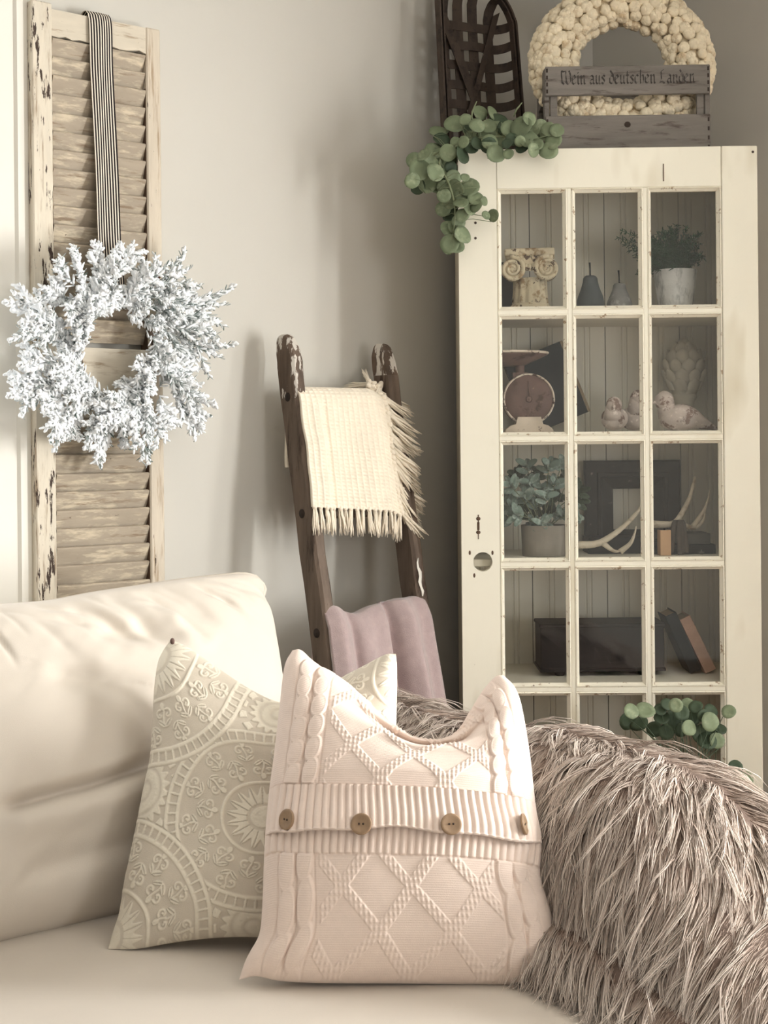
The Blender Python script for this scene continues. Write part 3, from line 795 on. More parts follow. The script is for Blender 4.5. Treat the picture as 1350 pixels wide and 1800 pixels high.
def closed_pillow(name, Fr, Bk, m, parent, origin_obj, attrs=None, coarse=True):
    nu, nv = Fr.shape[:2]
    sub = lambda A: A.reshape(-1, 3)
    if Bk.shape != Fr.shape or coarse:
        iu = np.unique(np.linspace(0, nu - 1, 70).astype(int)); iv = np.unique(np.linspace(0, nv - 1, 70).astype(int))
        Bk = Bk[np.ix_(iu, iv)]
    mu_, mv_ = Bk.shape[:2]
    V = np.vstack([sub(Fr), sub(Bk)])
    R = np.array(Matrix.Rotation(-origin_obj.rotation_euler.z, 3, 'Z'))
    V = (V - np.array(origin_obj.location)) @ R.T
    Fq = np.vstack([grid_faces(nu, nv, flip=True), grid_faces(mu_, mv_, nu * nv)] + ([] if coarse else [rim(nu, nv, nu * nv)]))
    at = None
    if attrs: at = {k: np.concatenate([v.ravel(), np.zeros(mu_ * mv_)]) for k, v in attrs.items()}
    return link(name, np_mesh(name, V, Fq, True, at), m, parent)

# ---- big back cushion
bcu = thing('back_cushion', 'large oatmeal linen back cushion with piped corner leaning on the sofa back', 'cushion', W(-1.6, .6, SEAT), A_L)
qt = .43
mapq = lambda px, py, q: ptq(px, py, q)
top = [(-420, 1108, qt), (-200, 1082, qt), (0, 1066, qt), (80, 1060, qt), (155, 1046, qt), (233, 1034, qt), (311, 1022, qt), (389, 1013, qt), (430, 1010, qt), (455, 1018, qt), (465, 1036, qt)]
rig = [(465, 1036, qt), (460, 1062, qt + .01), (472, 1097, qt + .03), (480, 1150, qt + .06), (489, 1215, qt + .10), (500, 1300, qt + .15), (505, 1400, qt + .20), (500, 1500, qt + .25), (480, 1565, .70)]
bot = [(-420, 1790, .70), (-200, 1722, .70), (0, 1662, .70), (97, 1641, .70), (194, 1620, .70), (330, 1592, .70), (480, 1565, .70)]
lef = [(-420, 1108, qt), (-430, 1350, .55), (-420, 1790, .70)]
S = coons(top, bot, lef, rig, 260, 170, mapq)
def wr_extra(U, V):
    e = .012 * vnoise(U * 5 + V * 2, V * 4, 21)
    # creases fanning from the top edge, drag lines below
    for (u0, v0, ang, ln, w, a) in ((.52, .06, .9, .22, .020, -.020), (.60, .05, 1.1, .22, .018, -.016), (.66, .05, .75, .20, .016, -.016), (.72, .04, 1.0, .18, .014, -.012), (.56, .17, .25, .25, .03, -.014),
                                    (.78, .03, .8, .14, .011, -.010), (.84, .025, .6, .12, .010, -.010), (.70, .14, 1.2, .15, .02, .010),
                                    (.36, .655, -.11, .42, .016, -.024), (.36, .72, -.10, .45, .035, .014), (.40, .84, -.12, .4, .03, -.012), (.45, .30, .35, .2, .03, -.012), (.86, .86, -.6, .2, .03, -.02)):
        dx = U - u0; dy = (V - v0) * .8
        t = dx * math.cos(ang) + dy * math.sin(ang); n = -dx * math.sin(ang) + dy * math.cos(ang) + .12 * t * t
        e = e + 1.5 * a * np.exp(-(n / w) ** 2) * sstep(-.03, .03, t) * sstep(ln, ln * .5, t)
    rc = random.Random(4)
    for k in range(26):
        u0 = rc.uniform(.30, .92); v0 = rc.uniform(.015, .10); ang = rc.uniform(.35, 1.2); ln = rc.uniform(.07, .20); w = rc.uniform(.006, .013); a = -rc.uniform(.006, .014)
        dx = U - u0; dy = (V - v0) * .8; t = dx * math.cos(ang) + dy * math.sin(ang); n = -dx * math.sin(ang) + dy * math.cos(ang) + rc.uniform(-1, 1) * t * t
        e = e + a * np.exp(-(n / w) ** 2) * sstep(-.02, .02, t) * sstep(ln, ln * .4, t)
    e = e + .0035 * vnoise(U * 30 + V * 22, V * 10 - U * 6, 5, 40)
    return e * np.minimum(puff(U, V), 1)
toward = np.array(WN) + np.array((0, 0, .35))
Fr, nrm, U, Vv = pillow_surface(S, .150, wr_extra, toward, k=.5)
Bk, _, _, _ = pillow_surface(S, -.05, None, toward)
closed_pillow('cover', Fr, Bk, 'slip', bcu, bcu)
edge = [Vector(p) for p in np.vstack([S[40::6, 0], S[-1, ::5]])]
MB().tube([tolocal(bcu, p) for p in edge], .0055, 8).build('piping', 'piping', bcu)

# ---- embroidered pillow
d_of = lambda py, d0, d1: d0 + (d1 - d0) * (py - 1120) / 560.0
em = thing('embroidered_pillow', 'cream pillow embroidered with tonal floral medallions between back cushion and knit pillow', 'pillow', pz(400, 1668, SEAT + .002))
dL = lambda py: d_of(py, 2.63, 2.385); dR = lambda py: d_of(py, 2.56, 2.36)
lef = [(px, py, dL(py)) for px, py in ((300, 1125), (286, 1145), (277, 1167), (271, 1213), (268, 1276), (264, 1330), (254, 1380), (244, 1430), (231, 1493), (218, 1552), (210, 1602), (199, 1636), (190, 1668))]
rig = [(px, py, dR(py)) for px, py in ((696, 1149), (698, 1180), (697, 1260), (694, 1400), (690, 1550), (688, 1672))]
top = [(300, 1125, 2.63), (331, 1138, 2.625), (389, 1178, 2.62), (447, 1215, 2.61), (500, 1236, 2.60), (550, 1226, 2.59), (599, 1192, 2.58), (640, 1170, 2.57), (676, 1151, 2.56), (696, 1149, 2.56)]
bot = [(190, 1668, 2.385), (240, 1668, 2.375), (311, 1656, 2.37), (389, 1648, 2.36), (470, 1648, 2.36), (570, 1655, 2.36), (688, 1672, 2.36)]
S = coons(top, bot, lef, rig, 440, 470, pt)
def suzani(U, V):
    X = (U - .53) * .93; Y = V - .55
    h = np.zeros_like(U)
    def ring(r, r0, w): return np.exp(-((r - r0) / w) ** 4)
    def medallion(cx, cy, R, seed, nrung):
        r = np.hypot(X - cx, Y - cy); a = np.arctan2(Y - cy, X - cx)
        ins = sstep(R + .035, R + .03, r)
        o = np.zeros_like(r)
        o = np.maximum(o, ring(r, R + .022, .007)); o = np.maximum(o, ring(r, R - .022, .007))
        o = np.maximum(o, (np.abs(np.sin(a * nrung / 2)) < .34) * (np.abs(r - R) < .022))
        # curls, stems and leaves in the field, on a polar lattice
        fld = np.zeros_like(r)
        for (rc, n, fl_, ph) in ((R * .81, 13, 1, 0.0), (R * .60, 13, -1, .5)):
            c = (a / (2 * PI) * n + ph); k = np.round(c); x = (c - k) * 2 * PI / n * r; y = (r - rc) * fl_
            for sx in (-1, 1):
                dd = np.hypot(x - sx * .019, y - .004); an = np.arctan2(y - .004, (x - sx * .019) * sx)
                fld = np.maximum(fld, np.exp(-((dd - .0125 - .002 * an) / .0042) ** 4) * (an < 2.2))
                fld = np.maximum(fld, (dd < .0042) * 1.0)
                lx_ = (x - sx * .016) * .8 + sx * (y + .026) * .6; ly_ = (y + .026) * .8 - sx * (x - sx * .016) * .6
                fld = np.maximum(fld, ((lx_ / .019) ** 2 + (ly_ / .0085) ** 2 < 1) * (np.abs(ly_) > .0014))
            fld = np.maximum(fld, (np.abs(x + .004 * np.sin(y * 90)) < .0036) * (np.abs(y) < .040))
            fld = np.maximum(fld, ((x / .0095) ** 2 + ((y - .030) / .013) ** 2 < 1) * 1.0)
        fld = fld * (r < R - .032) * (r > R * .46)
        o = np.maximum(o, fld * .85)
        o = np.maximum(o, ring(r, R * .43, .006))
        # flower heart
        pet = R * .33 * (1 + .16 * np.cos(a * 18)); pet2 = R * .19 * (1 + .2 * np.cos(a * 12))
        fl = sstep(pet + .004, pet - .004, r) * (1 - .8 * (np.abs(np.sin(a * 9)) < .16) * (r > R * .16)); fl = fl * (1 - .75 * ring(r, R * .15, .007))
        o = np.maximum(o, fl)
        return np.where(ins > .5, o, -1)
    lay = [medallion(0, 0, .335, 1, 64)]
    for (cx, cy) in ((-.50, -.47), (.50, -.47), (-.50, .42), (.50, .42)): lay.append(medallion(cx, cy, .335, 2, 64))
    out = lay[0]
    for l in lay[1:]: out = np.where(l >= 0, l, out)
    # side flowers and filler
    fill = np.zeros_like(U)
    for (cx, cy, R) in ((-.475, -.03, .105), (.475, -.03, .105), (0, -.47, .1), (0, .42, .1)):
        r = np.hypot(X - cx, Y - cy); a = np.arctan2(Y - cy, X - cx)
        p = R * (1 + .10 * np.cos(a * 20)); f = sstep(p + .003, p - .003, r) * (1 - .7 * np.exp(-((r - R * .72) / .008) ** 2)) * (1 - .6 * np.exp(-((r - R * .3) / .008) ** 2))
        fill = np.maximum(fill, f)
        r2 = np.abs(r - R * 1.35); fill = np.maximum(fill, (r2 < .014) * (np.cos(a * 16) > -.2) * 1.0)
    return np.where(out < 0, fill, out)
def em_extra(U, V):
    e = -.03 * np.exp(-((U - .5) / .30) ** 2) * sstep(.28, .0, V) + .006 * vnoise(U * 5, V * 5, 8)
    return e * np.minimum(puff(U, V), 1)
Fr, nrm, U, Vv = pillow_surface(S, .095, em_extra, np.array((0, -1, .2)))
H = suzani(U, Vv); stitch = .25 * vnoise(U * 150, Vv * 150, 2, 160)
nn = normals(Fr); nn *= np.sign((nn @ nrm))[..., None]
Fr = Fr + nn * ((.0022 * np.clip(H, 0, 1) * (1 + stitch)) * np.minimum(puff(U, Vv) * 3, 1))[..., None]
Bk, _, _, _ = pillow_surface(S, -.095, None, np.array((0, -1, .2)))
closed_pillow('cover', Fr, Bk, 'floral', em, em, {'thread': np.clip(H, 0, 1)})
tipp = tolocal(em, pt(303, 1127, 2.62)); MB().ball(tipp, (.0045, .003, .006), 8, 6).build('corner_tab', 'rust', em, label='small brown tab at the top corner')

# ---- knit pillow
kp = thing('cable_knit_pillow', 'pale blush cable knit pillow with buttoned ribbed flap in front on the seat', 'pillow', pz(700, 1728, SEAT + .002))
dk = lambda py: 2.43 - .219 * min(1, max(0, (py - 1142) / 585.0))
lef = [(px, py, dk(py)) for px, py in ((514, 1143), (500, 1172), (491, 1245), (481, 1330), (472, 1400), (465, 1490), (461, 1590), (456, 1640), (440, 1672), (431, 1690), (420, 1722))]
rig = [(px, py, dk(py)) for px, py in ((884, 1186), (905, 1208), (918, 1245), (932, 1330), (942, 1420), (952, 1480), (950, 1540), (968, 1600), (982, 1660), (990, 1733))]
top = [(px, py, dk(1142) + .02 * math.sin(PI * (px - 514) / 370)) for px, py in ((514, 1143), (530, 1143), (556, 1166), (600, 1192), (640, 1226), (690, 1274), (722, 1298), (760, 1303), (800, 1288), (826, 1250), (850, 1212), (870, 1190), (884, 1186))]
bot = [(px, py, dk(1727)) for px, py in ((420, 1722), (450, 1716), (490, 1724), (560, 1728), (700, 1729), (850, 1731), (940, 1734), (990, 1733))]
NU, NV = 540, 560
S = coons(top, bot, lef, rig, NU, NV, pt)
tops_ = [(px, 1150 + 38 * (px - 514) / 370.0, dk(1142)) for px in (514, 600, 700, 800, 884)]
S2 = coons(tops_, bot, lef, rig, NU, NV, pt)
wv_ = np.clip(1 - np.linspace(0, 1, NV) / .40, 0, 1) ** 1.15
fix = wv_ / np.maximum(1 - np.linspace(0, 1, NV), 1e-6)
S = S2 + (S - S2) * fix[None, :, None]
FLAP0, FLAP1 = .448, .583
def kp_extra(U, V):
    e = -.045 * np.exp(-((U - .60) / .26) ** 2) * sstep(.25, .0, V)
    # rolls of cloth round the chop
    for (c, a, w, v0) in ((.075, .030, .018, .10), (.13, -.028, .014, .145), (.20, .012, .02, .22)):
        pass
    dip = .16 * (np.exp(-((U - .56) / .17) ** 2))
    s_ = V - .02 - dip * .35
    e = e + .020 * np.exp(-((s_ - .04) / .03) ** 2) * np.exp(-((U - .55) / .26) ** 2) - .026 * np.exp(-((s_ - .095) / .022) ** 2) * np.exp(-((U - .58) / .24) ** 2) + .014 * np.exp(-((s_ - .15) / .035) ** 2) * np.exp(-((U - .6) / .25) ** 2)
    e = e - .012 * np.exp(-((U - .015) / .05) ** 2) * np.exp(-((V - .90) / .035) ** 2) - .016 * np.exp(-((U - .97) / .05) ** 2) * np.exp(-((V - .735) / .04) ** 2)
    return e * np.minimum(puff(U, V) * 1.4, 1) + .004 * vnoise(U * 6, V * 6, 9) * np.minimum(puff(U, V), 1)
def knit_height(U, V, flap=False):
    h = np.zeros_like(U)
    def cable(uc, w, per, ph, drift=0.0):
        t = V / per + ph; fr = t - np.floor(t)
        out = np.zeros_like(U)
        for k in (-1, 0, 1):     # overlapping slanted oval links
            y = (fr - .5 - k) / .62; x = (U - uc) / w + .30 * y
            dome = np.sqrt(np.clip(1 - x * x - y * y, 0, 1))
            ridge = np.exp(-((np.sqrt(x * x + y * y) - .86) / .12) ** 2)
            out = np.maximum(out, dome * .0058 * (1 - .18 * k * 0) + .0012 * ridge * (dome > 0))
        return out - .0014 * np.exp(-(((U - uc) / w - 1.05) / .14) ** 2) - .0014 * np.exp(-(((U - uc) / w + 1.05) / .14) ** 2)
    ribband = sstep(FLAP0 - .004, FLAP0 + .002, V) * sstep(.650, .644, V)
    body = 1 - ribband
    for (uc, ph) in ((.095, 0), (.160, .25), (.855, .1), (.915, .4)):
        low = V > .6
        per = np.where(V > .6, .125, .078)
        h = h + cable(uc, .030, per, ph) * body
    # diamonds of raised herringbone stitches
    def lines(per_u, per_v, u0, v0):
        a = (U - u0) / per_u + (V - v0) / per_v; b = (U - u0) / per_u - (V - v0) / per_v
        d = np.minimum(np.abs(a - np.round(a)), np.abs(b - np.round(b)))
        return d
    d_ = np.where(V < .5, lines(.236, .25, .30, .30), lines(.236, .25, .285, .735))
    band = sstep(.115, .085, d_) * sstep(.205, .215, U) * sstep(.825, .815, U) * body
    st = (np.sin(U * PI * 2 * 62) * .5 + .5) * (np.sin(V * PI * 2 * 52 + np.floor(U * 62) * 0) * .35 + .65)
    h = h + band * (.0010 + .0018 * st)
    # ribs
    rb_ = np.abs(np.sin(U * PI * 37)) ** .8
    h = h + ribband * (.0040 * rb_ - .001)
    # fine knit courses
    h = h + body * .00016 * np.sin(V * PI * 2 * 150)
    h = h - .0016 * np.exp(-((V - FLAP0) / .0025) ** 2) - .0016 * np.exp(-((V - .647) / .003) ** 2)
    return h
tw = np.array((0, -1, .25))
Fr0, nrm, U, Vv = pillow_surface(S, .105, kp_extra, tw, k=.55)
nn = normals(Fr0); nn *= np.sign(nn @ nrm)[..., None]
fade = np.minimum(puff(U, Vv) * 3.5, 1)
Fr = Fr0 + nn * (knit_height(U, Vv) * fade)[..., None]
Bk, _, _, _ = pillow_surface(S, -.10, None, tw)
closed_pillow('cover', Fr, Bk, 'knit', kp, kp)
# ribbed flap, lifted off the body, with a wavy lower edge
i0, i1 = 4, NU - 5; nf = 70
Uf, tf = np.meshgrid(np.linspace(i0, i1, 480), np.linspace(0, 1, nf), indexing='ij')
ub = Uf / (NU - 1)
edge_v = FLAP1 + .007 * np.sin(ub * 9.5 + .3) - .004 * ub + .004 * np.sin(ub * 23)
vb = FLAP0 + (edge_v - FLAP0) * tf
def samp(A, ui, v):
    j = v * (NV - 1); j0 = np.clip(np.floor(j).astype(int), 0, NV - 2); fj = (j - j0)[..., None]
    i = np.clip(np.floor(ui).astype(int), 0, NU - 2); fi = (ui - i)[..., None]
    return (A[i, j0] * (1 - fi) + A[i + 1, j0] * fi) * (1 - fj) + (A[i, j0 + 1] * (1 - fi) + A[i + 1, j0 + 1] * fi) * fj
base = samp(Fr0, Uf, vb); bn = samp(nn, Uf, vb)
lift = .0012 + .0095 * sstep(.1, 1, tf) * np.minimum(1, np.minimum(ub, 1 - ub) * 9)
ribs = .0046 * np.abs(np.sin(ub * PI * 37 + .25 * np.sin(tf * 3 + ub * 5))) ** .8 * (1 - .75 * sstep(.94, .985, tf)) + .0035 * np.exp(-((tf - .975) / .02) ** 2)
Ff = base + bn * (lift + ribs * np.minimum(1, np.minimum(ub, 1 - ub) * 14))[..., None]
Fb = base + bn * (lift - .0012)[..., None]
closed_pillow('button_flap', Ff, Fb, 'knit', kp, kp, coarse=False)
# buttons
def button_mesh(r):
    mb = MB(); mb.lathe([(0, 0), (r * .8, 0), (r, .0012), (r, .0040), (r * .9, .0052), (r * .72, .0042), (0, .0042)], (0, 0, 0), 28)
    return mb
bt = button_mesh(.0165).mesh('button'); bt.materials.append(M['button'])
for (px, py, tw_) in ((507, 1441, .0), (636, 1449, 0), (792, 1449, 0), (918, 1450, .0)):
    # nearest flap vertex to that pixel
    dvec = np.array([pt(px, py, 1.0)]) - np.array((0, 0, EYE)); dvec = dvec[0] / np.linalg.norm(dvec[0])
    rel = Ff - np.array((0, 0, EYE)); tt = rel @ dvec; dist = np.linalg.norm(rel - tt[..., None] * dvec, axis=-1)
    ii = np.unravel_index(np.argmin(dist), dist.shape)
    n_ = bn[ii] / np.linalg.norm(bn[ii]); p_ = Vector(Ff[ii]) + Vector(n_) * .001
    if px > 900: n_ = n_ * .55 + np.array((.75, .1, .05))
    if px < 520: n_ = n_ * .8 + np.array((-.3, -.1, 0))
    o = link('button', bt, None, kp, loc=tolocal(kp, p_))
    o.rotation_euler = Vector(n_).to_track_quat('Z', 'Y').to_euler()
    hb = MB()
    for sx in (-1, 1): hb.lathe([(0, .0049), (.0016, .0049), (.0016, .0046)], (sx * .0032, 0, 0), 8)
    hb.build('thread_hole', 'hole', o)

# ================================================================== FUR THROW over the arm
ft = thing('faux_fur_throw', 'shaggy taupe faux fur throw draped over the sofa arm and onto the seat', 'throw blanket', W(-.75, 1.0, SEAT), A_L)
prof = [(-1.015, SEAT + .008), (-1.003, SEAT + .05), (-.985, SEAT + .075), (-.962, SEAT + .085), (-.955, .53), (-.945, .575), (-.925, .635), (-.885, .692), (-.82, .718), (-.74, .724), (-.66, .716), (-.590, .672), (-.565, .58), (-.55, .45), (-.545, .30)]
PR = curve_pts([(a, b, 0) for a, b in prof], 90)
def fur_surf(t, b):
    """t along the arm 0..1 (q), b across 0..1; arrays"""
    q = .50 + 1.42 * t
    k = b * 89; k0 = np.clip(np.floor(k).astype(int), 0, 88); f = k - k0
    s = PR[k0, 0] * (1 - f) + PR[k0 + 1, 0] * f; z = PR[k0, 1] * (1 - f) + PR[k0 + 1, 1] * f
    front = sstep(1.42, 1.98, q)
    z = SEAT + (z - SEAT) * np.where(z > SEAT, 1 - .80 * front, 1)
    z = np.where(z > SEAT + .02, z + .016 * vnoise(q * 7, b * 6, 4) + .010 * np.sin(q * 9 + b * 5), z)
    inner = sstep(.55, .0, b)
    s = s - inner * (.035 * sstep(.75, 1.45, q) + .05 * sstep(1.4, 1.9, q)) + inner * .035 * sstep(.85, .5, q) + .018 * vnoise(q * 6 + 3, b * 8, 6) * sstep(0, .1, b)
    s = s + .10 * front * sstep(.4, 1, b)
    return np.stack([np.array(W0)[0] + WD.x * s + WN.x * q, np.array(W0)[1] + WD.y * s + WN.y * q, z], -1)
nu, nv = 110, 90
T_, B_ = np.meshgrid(np.linspace(0, 1, nu), np.linspace(0, 1, nv), indexing='ij')
Sf = fur_surf(T_, B_)
tl = lambda V: (V - np.array(ft.location)) @ np.array(Matrix.Rotation(-ft.rotation_euler.z, 3, 'Z')).T
nf_ = normals(Sf)
mid = Sf[nu // 2, nv // 2]
if nf_[nu // 2, nv // 2, 2] < 0: nf_ = -nf_
Pf = tl(Sf.reshape(-1, 3)); Pb = tl((Sf - nf_ * .008).reshape(-1, 3))
link('backing', np_mesh('backing', np.vstack([Pf, Pb]), np.vstack([grid_faces(nu, nv), grid_faces(nu, nv, len(Pf), flip=True), rim(nu, nv, len(Pf))])), 'fur_base', ft)
def strands(n_lock, per, seg=6):
    r = np.random.default_rng(5)
    t = r.random(n_lock); b = r.random(n_lock) * .80
    e = 1e-3
    p = fur_surf(t, b)
    dt = fur_surf(np.clip(t + e, 0, 1), b) - fur_surf(np.clip(t - e, 0, 1), b); db = fur_surf(t, np.clip(b + e, 0, 1)) - fur_surf(t, np.clip(b - e, 0, 1))
    dt /= np.linalg.norm(dt, axis=-1, keepdims=True) + 1e-9; db /= np.linalg.norm(db, axis=-1, keepdims=True) + 1e-9
    nrm = np.cross(dt, db); nrm /= np.linalg.norm(nrm, axis=-1, keepdims=True) + 1e-9
    sgn = np.where((nrm * np.array((-.5, -.5, .7))).sum(-1) < 0, -1, 1)[:, None]; nrm = nrm * sgn
    wave = 3.0 * vnoise(t * 9, b * 8, 31)
    side = np.where(b < .50, -1.0, 1.0)[:, None]   # lies downhill either side of the ridge
    along = (.42 + .45 * sstep(.30, .58, b))[:, None]
    flow = db * side + dt * along + dt * wave[:, None] * .35 + np.array((0, 0, -.35))
    flow /= np.linalg.norm(flow, axis=-1, keepdims=True)
    Ln = r.uniform(.07, .135, n_lock)[:, None] * (1 - .35 * sstep(.12, 0, b))[:, None]
    lift = (r.uniform(.14, .42, n_lock) + .42 * r.random(n_lock) * np.exp(-((b - .55) / .13) ** 2))[:, None]
    side_v = np.cross(nrm, flow); curl = r.normal(0, .30, n_lock)[:, None]
    stray = (r.random(n_lock) < .085)[:, None]
    lift = np.where(stray, lift + .35, lift); curl = np.where(stray, curl * 1.2, curl)
    ts = np.linspace(0, 1, seg)
    # guide curves
    G = np.stack([p + Ln * (flow * x + nrm * (lift * x * (1 - .55 * x)) + side_v * curl * x * x * .6 + np.array((0, 0, -.16)) * x * x) for x in ts], 1)   # n_lock, seg, 3
    # children
    N = n_lock * per
    rad = r.uniform(.003, .011, N)[:, None]
    a = r.uniform(0, 2 * PI, N)[:, None]
    gi = np.repeat(np.arange(n_lock), per)
    off = dt[gi] * np.cos(a) * rad + db[gi] * np.sin(a) * rad
    conv = (1 - .86 * ts ** .9)
    ls = r.uniform(.7, 1.12, N)[:, None, None]
    C = p[gi][:, None] + (G[gi] - p[gi][:, None]) * ls + off[:, None] * conv[None, :, None] + r.normal(0, .0016, (N, 1, 3)) * (ts ** 1.5)[None, :, None]
    C = C + (.0018 * np.sin(ts[None, :] * 9 + a) * ts)[:, :, None] * side_v[gi][:, None]
    C[:, :, 2] = np.where((C[:, :, 2] < SEAT + .006) & (b[gi] < .45)[:, None], SEAT + .006 + (C[:, :, 2] - SEAT) * .02, C[:, :, 2])
    return C, r.random(N)
C, rnd = strands(9600, 7, 5)
N, sg, _ = C.shape
tan = np.gradient(C, axis=1); tan /= np.linalg.norm(tan, axis=-1, keepdims=True) + 1e-9
ref = np.array((.31, -.84, .44)); e1 = np.cross(tan, ref); e1 /= np.linalg.norm(e1, axis=-1, keepdims=True) + 1e-9; e2 = np.cross(tan, e1)
wd = (.00062 + .0005 * rnd)[:, None] * np.array([1.0, 1.0, .85, .55, .08])[None]
rings = np.stack([C + (e1 * math.cos(k * 2 * PI / 3) + e2 * math.sin(k * 2 * PI / 3)) * wd[..., None] for k in range(3)], 2)   # N, sg, 3, 3
V = tl(rings.reshape(-1, 3))
bse = (np.arange(N) * sg * 3)[:, None, None]; ks = np.arange(3)[None, None]; js = (np.arange(sg - 1) * 3)[None, :, None]
Fq = np.stack([bse + js + ks, bse + js + (ks + 1) % 3, bse + js + 3 + (ks + 1) % 3, bse + js + 3 + ks], -1).reshape(-1, 4)
tip = np.clip(np.repeat((np.linspace(0, 1, sg)[None] ** 1.1 * (.45 + .75 * rnd[:, None])).reshape(-1), 3), 0, 1)
link('fur_pile', np_mesh('fur_pile', V, Fq, True, {'tip': tip}), 'fur', ft, kind='stuff')
# ================================================================== CABINET made from an old glazed door
CAB_ROT = -0.020
DF = 3.60
pl = pt(805, 700, DF); pr = pt(1330, 700, DF)
xm = (pt(805, 262, DF).x + pt(1330, 258, DF).x) / 2
DW = pt(1330, 258, DF).x - pt(805, 262, DF).x
DH = pt(1065, 259, DF).z
cab = thing('display_cabinet', 'tall cream display cabinet made from an old fifteen pane door in the corner', 'cabinet', (xm, DF, 0), CAB_ROT)
hw = DW / 2
DT = 0.036; CD = 0.385
def lx(px, py=700): return (pt(px, py, DF).x - xm)
door = bpy.data.objects.new('door', None); COL.objects.link(door); door.parent = cab; door['label'] = 'cream painted fifteen pane door with a bare round knob hole'
SL = .098; SRW = .092
topz = DH
row_z = [pt(1005, y, DF).z for y in (548, 770, 992, 1213)]
z_top = pt(1005, 330, DF).z
pit = row_z[0] - row_z[1]
z_bot = row_z[3] - pit + .004
xl, xr = -hw + SL, hw - SRW
xc = [xl, lx(1004), lx(1137), xr]
# left stile with the real knob hole
hx, hz, hr = lx(849, 988), pt(849, 988, DF).z, .0245
def stile_with_hole():
    n = 40; mb = MB(); x0, x1 = -hw, xl - .001; z0, z1 = 0.004, topz
    A = [2 * PI * i / n for i in range(n)]
    hb = .047
    def sq(a):
        c, s = math.cos(a), math.sin(a); k = 1 / max(abs(c) / 1, abs(s) / 1)
        ex = (x1 - hx) if c > 0 else (hx - x0)
        return (hx + c * k * ex, hz + s * k * hb)
    vs = []
    for y in (0, DT):
        vs += [(hx + hr * math.cos(a), y, hz + hr * math.sin(a)) for a in A]
        vs += [(sq(a)[0], y, sq(a)[1]) for a in A]
    fs = []
    for i in range(n):
        k = (i + 1) % n
        fs.append((i, k, n + k, n + i)); fs.append((2 * n + i, 3 * n + i, 3 * n + k, 2 * n + k)); fs.append((i, 2 * n + i, 2 * n + k, k))
        fs.append((n + i, n + k, 3 * n + k, 3 * n + i))
    mb.add(vs, fs)
    mb.span(x0, x1, 0, DT, z0, hz - hb); mb.span(x0, x1, 0, DT, hz + hb, z1)
    return mb
stile_with_hole().build('stile', 'cab', door)
MB().span(xr + .001, hw, 0, DT, .004, topz, .004).build('stile', 'cab', door)
MB().span(xl, xr, .0006, DT, z_top, topz - .001, .001).build('rail', 'cab', door)
MB().span(xl, xr, .0006, DT, .004, z_bot, .001).build('rail', 'cab', door)
MW = .011
for x in xc[1:3]: MB().span(x - MW / 2, x + MW / 2, .004, DT - .004, z_bot, z_top, .001).build('muntin', 'cab', door)
for z in row_z:
    for a, b in ((xl, xc[1] - MW / 2), (xc[1] + MW / 2, xc[2] - MW / 2), (xc[2] + MW / 2, xr)):
        MB().span(a, b, .0035, DT - .004, z - MW / 2, z + MW / 2, .001).build('muntin', 'cab', door)
zs = [z_top] + row_z + [z_bot]
def moulding(a, b, z0, z1):
    """bevelled glazing bead round one opening"""
    st = [(0, .0035), (.003, .002), (.0045, .006), (.0105, .0135), (.0105, .022), (0, .022)]
    vs = []; m = len(st)
    for (ix, iz) in ((0, 0), (1, 0), (1, 1), (0, 1)):
        for (w, y) in st: vs.append(((b - w) if ix else (a + w), y, (z1 - w) if iz else (z0 + w)))
    fs = []
    for c in range(4):
        d = (c + 1) % 4
        for k in range(m): fs.append((c * m + k, d * m + k, d * m + (k + 1) % m, c * m + (k + 1) % m))
    return MB().add(vs, fs)
for r in range(5):
    for c_ in range(3):
        a = xc[c_] + (MW / 2 if c_ else 0); b = xc[c_ + 1] - (MW / 2 if c_ < 2 else 0)
        z1 = zs[r] - (MW / 2 if r else 0); z0 = zs[r + 1] + (MW / 2 if r < 4 else 0)
        moulding(a, b, z0, z1).build('moulding', 'cab_mould', door)
        MB().span(a + .006, b - .006, .0185, .0210, z0 + .006, z1 - .006).build('pane', 'glass', door)
# wear marks: ghost of the lock plate, two screw holes, a nail, a hook mark
mk = MB()
for (px, py) in ((836, 391), (836, 418), (1322, 268)):
    p = pt(px, py, DF); mk.ball((p.x - xm, -.0003, p.z), (.0035, .0012, .0035), 10, 5)
mk.build('screw_hole', 'metal_dark', door)
kp_ = MB()
for (y0, y1, w) in ((905, 922, .0016), (918, 932, .0030), (930, 948, .0012)):
    a = pt(841, y0, DF); b = pt(842, y1, DF)
    kp_.span(a.x - xm - w, a.x - xm + w, -.0006, .001, b.z, a.z)
for y in (912, 936):
    p = pt(841, y, DF); kp_.ball((p.x - xm, 0, p.z), (.006, .001, .005), 8, 5)
for (px, py) in ((826, 972), (866, 972), (834, 1012)):
    p = pt(px, py, DF); kp_.ball((p.x - xm, 0, p.z), (.003, .001, .006), 8, 5)
kp_.build('lock_plate_mark', 'bare_wood', door, label='bare brown scars where the lock plate was')
p = pt(1166, 305, DF); MB().span(p.x - xm - .001, p.x - xm + .001, -.001, .002, p.z - .02, p.z + .024).build('scratch', 'bare_wood', door)
